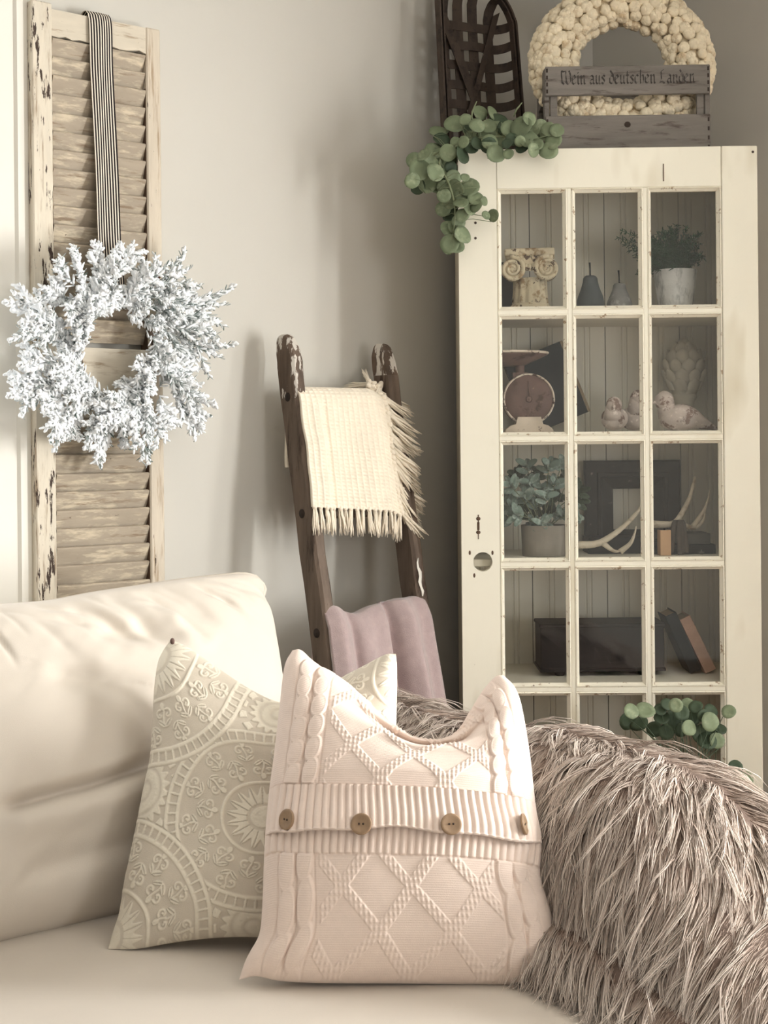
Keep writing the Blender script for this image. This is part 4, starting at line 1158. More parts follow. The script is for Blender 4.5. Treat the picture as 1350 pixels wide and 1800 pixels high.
# carcass
ct = .020
MB().span(-hw + .002, -hw + .002 + ct, DT, CD, .002, topz - .008, .002).build('side_panel', 'cab_side', cab)
MB().span(hw - .002 - ct, hw - .002, DT, CD, .002, topz - .008, .002).build('side_panel', 'cab_side', cab)
MB().span(-hw + .022, hw - .022, DT, CD - .016, topz - .030, topz - .008, .002).build('top_board', 'cab_side', cab)
MB().span(-hw + .022, hw - .022, DT, CD - .016, .05, .07, .002).build('bottom_board', 'cab_side', cab)
SHZ = [z + .012 for z in row_z]
for z in SHZ: MB().span(-hw + .022, hw - .022, DT + .004, CD - .016, z - .020, z, .002).build('shelf', 'bead', cab)
# beadboard back: tongue-and-groove planks with two beads each
def plank(x0, x1):
    w = x1 - x0; y = CD - .014
    gr = []
    for f_ in (.25, .75):
        for o_ in (-.010, .004): gr.append(x0 + w * f_ + o_)
    poly = [(x0 + .0012, 0)]
    for gx in gr:
        if gx < x1 - .01: poly += [(gx, 0), (gx + .0015, .004), (gx + .0045, .004), (gx + .006, 0)]
    poly += [(x1 - .0012, 0), (x1 - .0012, .012), (x0 + .0012, .012)]
    vs = [(a, y + b, .07) for a, b in poly] + [(a, y + b, topz - .03) for a, b in poly]; n = len(poly)
    fs = [(i, (i + 1) % n, (i + 1) % n + n, i + n) for i in range(n)] + [tuple(range(n)), tuple(range(2 * n - 1, n - 1, -1))]
    return MB().add(vs, fs)
bx = [pt(x, 440, DF + CD - .01).x - xm for x in (796, 926, 1057, 1187, 1318)]
bx[0] = -hw + .022; bx[-1] = hw - .022
for a, b in zip(bx[:-1], bx[1:]): plank(a, b).build('plank', 'bead', cab)
MB().span(-hw + .022, hw - .022, CD - .0015, CD, .07, topz - .03).build('back_sheet', 'dark_gap', cab)
TOPZ = topz - .008
def shelf_z(row): return SHZ[row] if row < 4 else .07
def on_shelf(px, py, d, row):
    p = pt(px, py, d); return Vector((p.x, p.y, shelf_z(row) + .0004))
def wpx(n, d): return n / F * d

# ------------------------------------------------------------------ row 1
d = 3.80
base = on_shelf(932, 537, d, 0)
cp = thing('column_capital', 'chipped plaster column capital with two scrolls on the top shelf', 'ornament', base, -.12)
H_ = pt(932, 440, d).z - base.z
flute = lambda a, z: 1 - .10 * (abs(math.sin(a * 6)) ** 3)
MB().lathe([(0, 0), (.058, 0), (.060, .008), (.054, .018), (.050, .028)], (0, 0, 0), 32).build('base_moulding', 'stone_cap', cp)
MB().lathe([(.049, .026), (.046, .06), (.045, .095), (0, .095)], (0, 0, 0), 60, None, flute).build('fluted_shaft', 'stone_cap', cp)
MB().span(-.062, .062, -.045, .045, H_ - .050, H_ - .014, .010).span(-.066, .066, -.050, .050, H_ - .020, H_, .005).build('abacus', 'stone_cap', cp)
for sx in (-1, 1):
    mb = MB(); c0 = Vector((sx * .046, 0, H_ - .054))
    mb.lathe([(0, -.046), (.024, -.046), (.026, -.038), (.022, 0), (.026, .038), (.024, .046), (0, .046)], c0, 24, Matrix.Rotation(PI / 2, 3, 'X'))
    sp = []
    for i in range(46):
        a = i / 45 * 2.2 * 2 * PI; r = .033 * (1 - i / 45 * .82)
        sp.append(c0 + Vector((sx * r * math.cos(a + 1.4), -.046, r * math.sin(a + 1.4))))
    mb.tube(sp, [.0075 - .0045 * i / 45 for i in range(46)], 8)
    mb.build('volute', 'stone_cap', cp)
mb = MB()
for k in range(7):
    x = -.03 + .01 * k; mb.ball((x, -.046, H_ - .040 - .012 * math.sin(PI * k / 6)), (.006, .005, .010), 8, 6)
mb.build('egg_and_dart', 'stone_cap', cp)
b2 = on_shelf(884, 537, 3.90, 0)
t = thing('dark_jar', 'dark jar half hidden behind the column capital on the top shelf', 'jar', b2)
MB().lathe([(0, 0), (.050, 0), (.056, .02), (.057, .08), (.045, .12), (.030, .135), (.031, .150), (.026, .150), (.024, .13), (0, .12)], (0, 0, 0), 28).build('body', 'black', t)
def pear(px, d, h, r, m, lab, neck, lean):
    b = on_shelf(px, 537, d, 0); t = thing('pear_ornament', lab, 'ornament', b, 0)
    pr_ = [(0, 0), (r * .5, .001), (r * .82, h * .05), (r * .98, h * .17), (r, h * .28), (r * .93, h * .42), (r * .72, h * .62), (r * neck * 1.1, h * .80), (r * neck, h * .92), (r * neck * .75, h * .98), (r * .2, h), (0, h * .985)]
    P = curve_pts([(a, 0, c) for a, c in pr_], 26)
    MB().lathe([(max(p[0], 0), p[2]) for p in P], (0, 0, 0), 28).build('body', m, t)
    MB().tube([(0, 0, h * .97), (lean * .2, 0, h + .016), (lean, 0, h + .034)], [.0022, .0018, .0026], 8).build('stem', 'black', t)
pear(1038, 3.77, wpx(66, 3.77), .036, 'slate', 'larger dark slate pear ornament beside the column capital', .52, -.001)
pear(1089, 3.80, wpx(54, 3.80), .034, 'pear_grey', 'smaller pale grey pear ornament right of the dark pear', .50, -.002)
# fern in whitewashed pot
dp = 3.77
b = on_shelf(1187, 537, dp, 0); b.x = pt(1187, 500, dp).x
t = thing('potted_fern', 'fine dark green fern in a tapered whitewashed pot on the top shelf', 'potted plant', b)
r1 = wpx(38, dp); r0 = wpx(28, dp); hp = wpx(73, dp)
MB().lathe([(0, 0), (r0, 0), (r0 + .002, .004), (r1, hp), (r1 - .005, hp), (r1 - .008, hp - .015), (r0 - .004, .01), (0, .01)], (0, 0, 0), 32).build('pot', 'pot_white', t)
MB().lathe([(0, hp - .016), (r1 - .008, hp - .018)], (0, 0, 0), 20).build('soil', 'soil', t)
rr = random.Random(3); items = []
def frond(tip, n):
    base_ = Vector((rr.uniform(-.02, .02), rr.uniform(-.015, .015), hp - .02)); mid_ = base_.lerp(tip, .5) + Vector((0, 0, .025))
    P = curve_pts([base_, mid_, tip], n)
    for i in range(1, n):
        dr = Vector(P[i] - P[i - 1]).normalized()
        items.append((P[i - 1], tuple(dr), (Vector(P[i]) - Vector(P[i - 1])).length * 1.1, .0007, 0))
        if i > n * .35:
            for k in range(7):
                v = Vector((rr.gauss(0, 1), rr.gauss(0, 1), rr.gauss(0, 1))).normalized()
                items.append((P[i], tuple(dr * .5 + v), rr.uniform(.006, .016), rr.uniform(.0007, .0013), 0))
lo, hi = pt(1092, 470, dp).x - b.x, .062
for k in range(150):
    x = rr.uniform(-.095, .066); h_ = hp + .128 - abs(x) * .6
    tip_ = Vector((x, rr.uniform(-.06, .06), rr.uniform(hp - .012, h_)))
    frond(tip_, 14)
for (px, py) in ((1092, 408), (1100, 430), (1088, 418), (1110, 440), (1120, 452)):
    p = pt(px, py, dp); frond(Vector((p.x - b.x, rr.uniform(-.02, .02), p.z - b.z)), 18)
link('foliage', needle_cloud(items, 'foliage'), 'fern', t, kind='stuff')

# ------------------------------------------------------------------ row 2
d = 3.76
b = on_shelf(929, 760, d, 1); b.x = pt(929, 760, d).x
t = thing('kitchen_scale', 'rusty brown round kitchen scale with chipped pan on the second shelf', 'scale', b)
R_ = wpx(45, d); zc = pt(929, 702, d).z - b.z
rx = Matrix.Rotation(PI / 2, 3, 'X')
MB().lathe([(0, -.030), (R_ * .97, -.030), (R_, -.026), (R_, .012), (R_ * .93, .018), (0, .018)], (0, 0, zc), 48, rx).build('dial_case', 'rust', t)
MB().lathe([(R_ * .93, .0175), (R_ * .955, .0225), (R_ * 1.005, .021), (R_ * 1.01, .010), (R_ * .99, .008)], (0, 0, zc), 48, rx).build('dial_rim', 'rim', t, label='chipped white rim of the dial')
MB().lathe([(0, .019), (.006, .022), (.009, .018), (0, .018)], (0, 0, zc), 14, rx).tube([(0.004, -.0215, zc + .005), (-.002, -.0215, zc + .048)], [.003, .001], 6, .4).build('pointer', 'rust', t)
MB().prism([(-.064, 0), (.064, 0), (.062, .012), (.050, .022), (.036, .026), (.030, .045), (-.030, .045), (-.036, .026), (-.050, .022), (-.062, .012)], -.030, .034).build('base', 'scale_base', t)
zp = pt(910, 622, d).z - b.z; xp = pt(893, 627, d).x - b.x
MB().lathe([(.012, zc + R_ - .01), (.012, zp - .030)], (xp * .4, 0.005, 0), 12).span(xp * .4 - .02, xp * .4 + .02, -.015, .025, zc + R_ - .012, zc + R_ + .003).build('post', 'rust', t)
MB().lathe([(0, -.032), (.045, -.031), (.100, -.006), (.106, 0), (.106, .004), (.100, .002), (.044, -.026), (0, -.027)], (xp, 0.01, zp), 40).build('pan', 'rust', t)
MB().tube([(xp + .106 * math.cos(a), .01 + .106 * math.sin(a), zp + .001) for a in np.linspace(0, 2 * PI, 49)], .0034, 8).build('pan_rim', 'rim', t, label='worn white rim of the weighing pan')
# leaning dark book
def leaning_book(px_tl, px_tr, px_br, d, th_, m, lab, row, spine_right=True, nm='book', grp=None, page_m='pages'):
    """a thick book leaning over; its front cover is the parallelogram tl-tr-br, its fore edge shows on the right"""
    a, b_, c_ = pt(*px_tl, d), pt(*px_tr, d), pt(*px_br, d)
    up = (b_ - c_); h = up.length; up.normalize(); ac = (b_ - a); w = ac.length
    ang = math.atan2(up.x, up.z)
    base_c = Vector((c_.x, d, shelf_z(row) + .0004))
    t = thing(nm, lab, 'book', base_c)
    return t, w, h, ang
bk = thing('book', 'large dark blue book leaning back at an angle behind the rusty scale', 'book', Vector((pt(1033, 760, 3.90).x, 3.90, shelf_z(1) + .0004)))
an = math.radians(-21.5)
Rb = Matrix.Rotation(an, 3, 'Y')
hB = .208
wB = .165
MB().box(Rb @ Vector((-wB / 2, -.012, hB / 2)), (wB, .004, hB), Rb, .001).build('front_cover', 'navy', bk)
MB().box(Rb @ Vector((-wB / 2, .020, hB / 2)), (wB, .004, hB), Rb, .001).build('back_cover', 'navy', bk)
MB().box(Rb @ Vector((-wB / 2 - .002, .004, hB / 2)), (wB - .008, .028, hB - .008), Rb).build('page_block', 'pages', bk)
sk = MB(); sk.box(Rb @ Vector((.0035, .004, hB / 2)), (.009, .034, hB), Rb, .001).build('spine', 'pages', bk, label='worn tan spine edge')
# keep its lowest corner on the shelf
low = min((Rb @ Vector((x, 0, 0))).z for x in (-wB, .008)); bk.location.z -= low
# stone birds
def bird(px, py_c, d, s, rz, lab, head, tail=True, sx=1.0):
    b = on_shelf(px, 760, d, 1); b.x = pt(px, py_c, d).x
    t = thing('stone_bird', lab, 'ornament', b, rz, 'flaking stone birds')
    bm_ = MB(); P = []
    prof_ = [(-.052 * s * sx, .030 * s, .012 * s), (-.040 * s * sx, .031 * s, .026 * s), (-.015 * s * sx, .034 * s, .036 * s), (.012 * s * sx, .036 * s, .037 * s), (.034 * s * sx, .031 * s, .027 * s)]
    if tail: prof_ += [(.055 * s * sx, .022 * s, .016 * s), (.078 * s * sx, .012 * s, .009 * s), (.092 * s * sx, .006 * s, .004 * s)]
    else: prof_ += [(.046 * s * sx, .026 * s, .012 * s)]
    bm_.tube([(x, 0, z + (.004 if not tail else 0)) for x, z, r in prof_], [r for x, z, r in prof_], 16, .9)
    me = bm_.mesh('body')
    o = link('body', me, 'bird', t); sm_ = o.modifiers.new('smooth', 'SUBSURF'); sm_.levels = 1; sm_.render_levels = 2
    hx_, hz_ = head
    MB().ball((hx_ * s, -.004, hz_ * s), (.023 * s, .021 * s, .024 * s), 16, 11).tube([(hx_ * s, 0, hz_ * s), (hx_ * s * .7, 0, hz_ * s * .55)], [.018 * s, .026 * s], 12).build('head', 'bird', t)
    MB().tube([(hx_ * s - .018 * s, -.006, hz_ * s - .002), (hx_ * s - .032 * s, -.008, hz_ * s - .006)], [.006 * s, .001], 8).build('beak', 'bird', t)
    return t
bird(1080, 735, 3.74, 1.0, 1.25, 'small stone bird facing the glass, left one of the flaking birds', (-.030, .072), False, .8)
bird(1113, 735, 3.80, 1.0, 1.9, 'darker stone bird standing just behind the left flaking bird', (-.020, .092), False, .75)
bird(1196, 735, 3.72, 1.12, 0.0, 'large pale stone bird with long tail below the artichoke finial', (-.038, .074), True, .95)
# artichoke finial
da = 3.90
b = on_shelf(1203, 757, da, 1); b.x = pt(1203, 650, da).x
t = thing('artichoke_finial', 'pale plaster artichoke finial on a round pedestal behind the stone bird', 'ornament', b)
za = pt(1203, 650, da).z - b.z; ra, rz_ = wpx(36, da), wpx(52, da)
MB().lathe([(0, 0), (.038, 0), (.040, .008), (.030, .014), (.024, .03), (.026, za - rz_ - .004), (.034, za - rz_ + .006), (.03, za - rz_ + .016), (0, za - rz_ + .016)], (0, 0, 0), 28).build('pedestal', 'artichoke', t)
MB().ball((0, 0, za), (ra * .9, ra * .9, rz_ * .95), 24, 16).build('core', 'artichoke', t)
def petal_mesh(w, h):
    vs = []; fs = []; n = 5
    for j in range(n + 1):
        v = j / n; ww = w * (1 - max(0, v - .45) ** 2 * 2.6); bow = -.006 * math.sin(v * PI * .6) - .004 * v
        for i in range(4):
            u = i / 3 * 2 - 1; vs.append((u * ww, bow + .004 * u * u, v * h))
    m = len(vs); vs += [(x, y + .004, z) for x, y, z in vs]
    for j in range(n):
        for i in range(3):
            a = j * 4 + i; fs.append((a, a + 1, a + 5, a + 4)); fs.append((m + a, m + a + 4, m + a + 5, m + a + 1))
    for j in range(n): fs.append((j * 4, j * 4 + 4, m + j * 4 + 4, m + j * 4)); fs.append((j * 4 + 3, m + j * 4 + 3, m + j * 4 + 7, j * 4 + 7))
    fs.append((n * 4, n * 4 + 1, m + n * 4 + 1, m + n * 4)); fs.append((n * 4 + 1, n * 4 + 2, m + n * 4 + 2, m + n * 4 + 1)); fs.append((n * 4 + 2, n * 4 + 3, m + n * 4 + 3, m + n * 4 + 2))
    return MB().add(vs, fs, True).mesh('petal')
pm = petal_mesh(.0185, .034); pm.materials.append(M['artichoke'])
for k in range(7):
    ph = -1.05 + k * .36; n_ = max(5, int(10 * math.cos(ph)))
    for i in range(n_):
        a = 2 * PI * (i + .5 * (k % 2)) / n_ + .2
        rr_ = ra * .93 * math.cos(ph); z = za + rz_ * .95 * math.sin(ph) - .008
        e = Matrix.Rotation(a + PI / 2, 4, 'Z') @ Matrix.Rotation(-max(-.12, ph * .9), 4, 'X')
        o = link('petal', pm, None, t, loc=(rr_ * math.cos(a), rr_ * math.sin(a), z)); o.rotation_euler = e.to_euler()

# ------------------------------------------------------------------ leaves
def leaf_mesh(name, L, Wd, round_=True, cup=.12, seed=0, notch=0.0):
    """leaf in the x-y plane from the stalk at the origin to the tip along +y, normal +z, thin but solid"""
    rr_ = random.Random(seed); n = 16; vs = []; fs = []
    outl = []
    for i in range(n):
        a = 2 * PI * i / n
        if round_: x, y = math.sin(a) * Wd * .5, L * .5 - math.cos(a) * L * .5
        else:
            y = L * (.5 - .5 * math.cos(a)); x = math.sin(a) * Wd * .5 * (1 - .15 * (y / L))
        k = 1 + rr_.uniform(-.04, .04)
        outl.append((x * k, y))
    def hz(x, y): return cup * (x * x / Wd * 2.0) + .10 * (y - L * .5) ** 2 / L - .012 * L * 0
    c = (0, L * .5)
    rings_ = [(0.0,), (.55,), (1.0,)]
    vs.append((0, c[1], hz(0, c[1]) - .02 * L))
    for f in (.55, 1.0):
        for x, y in outl: xx, yy = x * f, c[1] + (y - c[1]) * f; vs.append((xx, yy, hz(xx, yy) - .02 * L * (1 - f)))
    for i in range(n):
        k = (i + 1) % n
        fs.append((0, 1 + i, 1 + k)); fs.append((1 + i, 1 + n + i, 1 + n + k, 1 + k))
    m = len(vs); vs += [(x, y, z - .0006) for x, y, z in vs]
    fs += [tuple(m + j for j in reversed(f)) for f in fs]
    for i in range(n): k = (i + 1) % n; fs.append((1 + n + i, m + 1 + n + i, m + 1 + n + k, 1 + n + k))
    return MB().add(vs, fs, True).mesh(name)
EUC = [leaf_mesh('leaf', .05, .049, True, .22, k) for k in range(5)]
for me in EUC: me.materials.append(M['leaf'])
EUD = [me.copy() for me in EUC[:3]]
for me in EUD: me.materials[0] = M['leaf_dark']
def place_leaf(t, me, p, r, ndir, roll, L=.05):
    """leaf whose centre is at p, radius r, facing ndir"""
    o = link('leaf', me, None, t)
    z = Vector(ndir).normalized(); y = Vector((math.sin(roll), 0.0, math.cos(roll))); y = (y - z * y.dot(z)).normalized(); x = y.cross(z)
    R = Matrix((x, y, z)).transposed(); s = 2 * r / L
    o.scale = (s, s, s); o.rotation_euler = R.to_euler()
    o.location = Vector(p) - R @ Vector((0, L * .5 * s, 0))
    return o.location.copy()

# ------------------------------------------------------------------ row 3
dp = 3.74
b = on_shelf(956, 980, dp, 2); b.x = pt(956, 950, dp).x
t = thing('potted_sage', 'bushy silvery green leafy plant in a grey round pot on the third shelf', 'potted plant', b)
r1 = wpx(40, dp); hp = wpx(54, dp)
MB().lathe([(0, 0), (r1 * .93, 0), (r1 * .96, .004), (r1, hp), (r1 - .006, hp), (r1 - .008, hp - .014), (0, hp - .014)], (0, 0, 0), 32).build('pot', 'pot_grey', t)
SG = [leaf_mesh('leaf', .036, .0185, False, .55, 20 + k) for k in range(4)]
for me in SG: me.materials.append(M['sage'])
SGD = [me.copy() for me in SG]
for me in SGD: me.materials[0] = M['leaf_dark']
rr = random.Random(12); stems = MB(); cnt = 0
clus = [(955, 855), (905, 830), (893, 870), (930, 845), (960, 868), (985, 870), (990, 905), (940, 880), (910, 895), (935, 905), (955, 920), (905, 905), (965, 815), (990, 812), (925, 815), (1020, 862), (1018, 880), (975, 845), (895, 850), (890, 885), (945, 830), (975, 895), (920, 868), (1000, 840), (1005, 885), (960, 895), (885, 912), (1012, 905), (935, 925)]
for (px, py) in clus:
    dd = dp + rr.uniform(-.055, .045); p = pt(px, py, dd) - b
    base_ = Vector((rr.uniform(-.02, .02), rr.uniform(-.02, .02), hp - .012))
    stems.tube([base_, base_.lerp(p, .5) + Vector((0, 0, .012)), p], .0012, 5)
    ax = (p - base_).normalized()
    for k in range(7):
        a = k * 2.4 + rr.random(); e1 = ax.orthogonal().normalized(); e2 = ax.cross(e1)
        out = (e1 * math.cos(a) + e2 * math.sin(a)); dr = (ax * rr.uniform(.25, .8) + out).normalized()
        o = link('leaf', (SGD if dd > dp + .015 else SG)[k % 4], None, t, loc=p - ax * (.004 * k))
        z = (Vector((0, -1, .5)) + out * .35); y = dr; z = (z - y * z.dot(y)).normalized(); x = y.cross(z)
        o.rotation_euler = Matrix((x, y, z)).transposed().to_euler(); o.scale = (1, 1, 1) if k else (.8, .8, .8)
stems.build('stem', 'stem', t)
# empty frame
dfm = 3.925
b = on_shelf(1112, 980, dfm, 2); b.x = (pt(1028, 880, dfm).x + pt(1197, 880, dfm).x) / 2
fw = pt(1197, 880, dfm).x - pt(1028, 880, dfm).x; fh = pt(1112, 809, dfm).z - b.z
t = thing('picture_frame', 'empty dark wooden picture frame with wide moulding leaning on the beadboard', 'picture frame', b)
ow = fw / 2; ix0 = -ow + wpx(51, dfm); ix1 = ow - wpx(52, dfm); iz1 = fh - wpx(50, dfm); iz0 = .055
for (c0, c1) in (((-ow, 0), (ow, 0)), ((ow, 0), (ow, fh)), ((ow, fh), (-ow, fh)), ((-ow, fh), (-ow, 0))):
    def inner(c): return (ix0 if c[0] < 0 else ix1, iz0 if c[1] == 0 else iz1)
    prf = [(0, .022), (0, 0), (.06, -.002), (.42, -.001), (.46, -.006), (.56, -.006), (.60, .002), (.96, .010), (1, .012), (1, .022)]
    vs = []; m = len(prf)
    for c in (c0, c1):
        i_ = inner(c)
        vs += [(c[0] + (i_[0] - c[0]) * u, y, c[1] + (i_[1] - c[1]) * u) for u, y in prf]
    MB().add(vs, [(k, (k + 1) % m, (k + 1) % m + m, k + m) for k in range(m)] + [tuple(range(m)), tuple(range(2 * m - 1, m - 1, -1))]).build('frame_side', 'frame', t)
# antlers
def antler(lab, main, tines, d, d2):
    P = lambda q: pt(q[0], q[1], q[2] if len(q) > 2 else d)
    t = thing('deer_antler', lab, 'antler', P(main[0]), 0, 'shed antlers')
    o_ = t.location
    def bone(pts, r0, r1, cap):
        C_ = curve_pts([P(q) - o_ for q in pts], 16); rs = [r0 + (r1 - r0) * (i / 15) ** 1.2 for i in range(16)]
        return MB().tube([Vector(c) for c in C_], rs, 10)
    bone(main, .0105, .003, 0).build('beam', 'antler', t)
    for tn in tines: bone(tn, .0078, .0012, 0).build('tine', 'antler', t)
antler('pale forked antler lying in front of the picture frame opening', [(1012, 958), (1048, 956), (1072, 944), (1100, 922), (1126, 893), (1133, 875)],
       [[(1060, 955), (1078, 968), (1092, 969), (1095, 973)], [(1090, 970), (1108, 955), (1116, 936), (1118, 925)]], 3.70, 0)
antler('antler with upright tines resting on the stacked books at right', [(1142, 921), (1165, 922), (1185, 920), (1197, 905), (1212, 875), (1222, 838)],
       [[(1190, 918), (1218, 928), (1232, 920), (1239, 905), (1235, 887)], [(1218, 926), (1236, 900), (1244, 880), (1248, 861)]], 3.76, 0)
# books below it
zs3 = shelf_z(2)
def flat_book(px0, px1, py_top, z0, d0, d1, m, lab, page_side=1):
    a = pt(px0, 960, d0); c = pt(px1, 960, d0); zt_ = pt(px0, py_top, d0).z
    t = thing('book', lab, 'book', ((a.x + c.x) / 2, d0, z0), 0)
    w = c.x - a.x; h = zt_ - z0; dd = d1 - d0
    MB().span(-w / 2, w / 2, 0, dd, 0, .003).build('back_cover', m, t); MB().span(-w / 2, w / 2, 0, dd, h - .003, h).build('front_cover', m, t)
    MB().span(-w / 2, -w / 2 + .004, 0, dd, .003, h - .003).build('spine', m, t)
    MB().span(-w / 2 + .004, w / 2 - .003, .004, dd - .004, .003, h - .003).build('page_block', 'pages', t)
    MB().span(-w / 2 + .004, w / 2, 0, .003, .003, h - .003).build('cover_edge', m, t)
    return zt_, t
zt_, tb = flat_book(1150, 1258, 958, zs3 + .0012, 3.74, 3.88, 'black', 'black book lying flat under the grey book at right of the third shelf')
star = []
pc_ = pt(1233, 972, 3.74) - tb.location
for i in range(10):
    r = .010 if i % 2 == 0 else .0042; a = PI / 2 + i * PI / 5
    star.append((pc_.x + r * math.cos(a), pc_.z + r * math.sin(a)))
MB().prism(star, -.0006, .0002).build('star_mark', 'greybook', tb, label='faint grey star mark on the black book edge')
flat_book(1192, 1249, 938, zt_ + .0004, 3.76, 3.87, 'greybook', 'grey book lying on the black book under the antler')
b = Vector((pt(1170, 955, 3.70).x, 3.70, zs3 + .0004))
t = thing('book', 'small tan book standing upright in front of the black book', 'book', b, .05)
hh = pt(1170, 932, 3.70).z - b.z
MB().span(-.014, .014, -.002, .001, 0, hh, .0008).build('spine', 'tan', t); MB().span(-.014, -.0115, .001, .032, 0, hh).build('front_cover', 'tan', t)
MB().span(.0115, .014, .001, .032, 0, hh).build('back_cover', 'tan', t); MB().span(-.0112, .0112, .002, .030, .002, hh - .002).build('page_block', 'pages', t)
flat_book(1035, 1132, 946, zs3 + .0004, 3.78, 3.90, 'black', 'black book lying flat behind the forked antler below the frame')
t = thing('cloth_strip', 'dark brown cloth strips tied round the antler, hanging over the books', 'cloth', pt(1193, 920, 3.745))
for k, (dx, ex, ey) in enumerate(((-6, -12, 972), (0, 2, 978), (6, 15, 972), (3, 8, 974))):
    P = curve_pts([pt(1193 + dx, 915, 3.745) - t.location, pt(1193 + dx * 1.6, 930, 3.725) - t.location, pt(1193 + (dx + ex) * .6, 952, 3.722) - t.location, pt(1193 + ex, ey, 3.722) - t.location], 12)
    MB().tube([Vector(c) for c in P], [.006, .0075, .007, .0065, .007, .007, .0065, .006, .006, .0065, .006, .004], 8, .5).build('strip', 'strap', t)

# ------------------------------------------------------------------ row 4
dc = 3.74
b = on_shelf(1060, 1202, dc, 3); b.x = (pt(948, 1140, dc).x + pt(1170, 1140, dc).x) / 2
t = thing('footed_chest', 'long black wooden chest on small feet on the fourth shelf', 'box', b)
cw = pt(1170, 1140, dc).x - pt(948, 1140, dc).x; z1 = pt(1060, 1096, dc).z - b.z; z0 = pt(1060, 1178, dc).z - b.z
MB().span(-cw / 2 + .003, cw / 2 - .003, 0, .13, z0, z1 - .008, .004).build('body', 'chest', t)
MB().span(-cw / 2, cw / 2, -.004, .134, z1 - .010, z1, .003).build('lid', 'chest', t)
MB().span(-cw / 2, cw / 2, -.004, .134, z0 - .004, z0 + .006, .002).build('base_board', 'chest', t)
for sx in (-1, 1):
    for y in (.018, .110):
        MB().lathe([(0, 0), (.012, 0), (.015, .008), (.011, .016), (.013, z0 - .004), (0, z0 - .004)], (sx * (cw / 2 - .055), y, 0), 16).build('foot', 'chest', t)
def slant_book(bx, top_px, thick, h_lim, depth, m, lab, pm_='pages'):
    d = 3.76
    base_ = Vector((pt(bx, 1202, d).x, d, shelf_z(3) + .0004)); tp = pt(*top_px, d)
    v = tp - base_; ang = math.atan2(v.x, v.z); h = v.length
    t = thing('book', lab, 'book', base_)
    R = Matrix.Rotation(ang, 3, 'Y')
    def bx_(x0, x1, y0, y1, z0, z1): return MB().box(R @ Vector(((x0 + x1) / 2, (y0 + y1) / 2, (z0 + z1) / 2)), (x1 - x0, y1 - y0, z1 - z0), R, .001)
    bx_(-thick / 2, thick / 2, 0, .004, 0, h).build('spine', m, t)
    bx_(-thick / 2, -thick / 2 + .003, .004, depth, 0, h).build('front_cover', m, t); bx_(thick / 2 - .003, thick / 2, .004, depth, 0, h).build('back_cover', m, t)
    bx_(-thick / 2 + .003, thick / 2 - .003, .004, depth - .004, .003, h - .003).build('page_block', 'pages', t)
    t.location.z += max(0, thick / 2 * abs(math.sin(ang)))
slant_book(1224, (1179, 1084), wpx(21, 3.76), 0, .11, 'navy', 'dark blue book leaning left against the black chest')
slant_book(1250, (1204, 1090), wpx(20, 3.76), 0, .10, 'pinkbook', 'faded pink book leaning on the dark blue book')

# ------------------------------------------------------------------ on top of the cabinet
# wine crate
dcr = 3.64
c0 = pt(958, 240, dcr); c1 = pt(1250, 240, dcr)
cr = thing('wooden_crate', 'grey weathered wine crate with faded lettering on top of the cabinet', 'crate', ((c0.x + c1.x) / 2, dcr, TOPZ + .001), CAB_ROT)
w2 = (c1.x - c0.x) / 2; zz_ = lambda py: pt(1100, py, dcr).z - TOPZ - .001
CDp = .23; bt_ = .012
brd = [(0, zz_(202)), (zz_(166), zz_(115))]
for (a, b_) in brd:
    MB().span(-w2 + .002, w2 - .002, 0, bt_, a, b_, .002).build('front_board', 'crate', cr)
    MB().span(-w2 + .002, w2 - .002, CDp - bt_, CDp, a, b_, .002).build('back_board', 'crate', cr)
for sx in (-1, 1):
    x0 = sx * w2; xa, xb = (x0, x0 + .014) if sx < 0 else (x0 - .014, x0)
    for y0 in (bt_ + .001, CDp - bt_ - .031):
        MB().span(xa, xb, y0, y0 + .03, 0, brd[1][1] - .002, .002).build('corner_post', 'crate', cr)
    for (a, b_) in brd: MB().span(xa + .001, xb - .001, bt_ + .032, CDp - bt_ - .032, a, b_, .001).build('end_board', 'crate', cr)
    # inside corner battens seen between the boards
    MB().span(-w2 + .016 if sx < 0 else w2 - .034, -w2 + .034 if sx < 0 else w2 - .016, bt_, bt_ + .012, 0, brd[1][1] - .003, .001).build('batten', 'crate', cr)
    for (a, b_) in brd:   # finger joints showing as dark notches
        for k in range(4):
            z = a + (b_ - a) * (.14 + .24 * k)
            MB().span(sx * (w2 - .007) - .0022, sx * (w2 - .007) + .0022, -.0005, .002, z - .005, z + .005).build('finger_joint', 'plug', cr)
MB().span(-w2 + .014, w2 - .014, .013, CDp - .013, 0, .010).build('bottom_board', 'crate', cr)
Rb_ = Matrix.Rotation(math.radians(42), 3, 'Y')
MB().box((w2 - .055, CDp - .055, zz_(188)), (.012, .012, .11), Rb_).build('brace', 'crate', cr)
MB().ball((pt(1103, 219, dcr).x - cr.location.x, .0002, zz_(219)), (.009, .0012, .008), 12, 6).build('wood_knot', 'plug', cr)
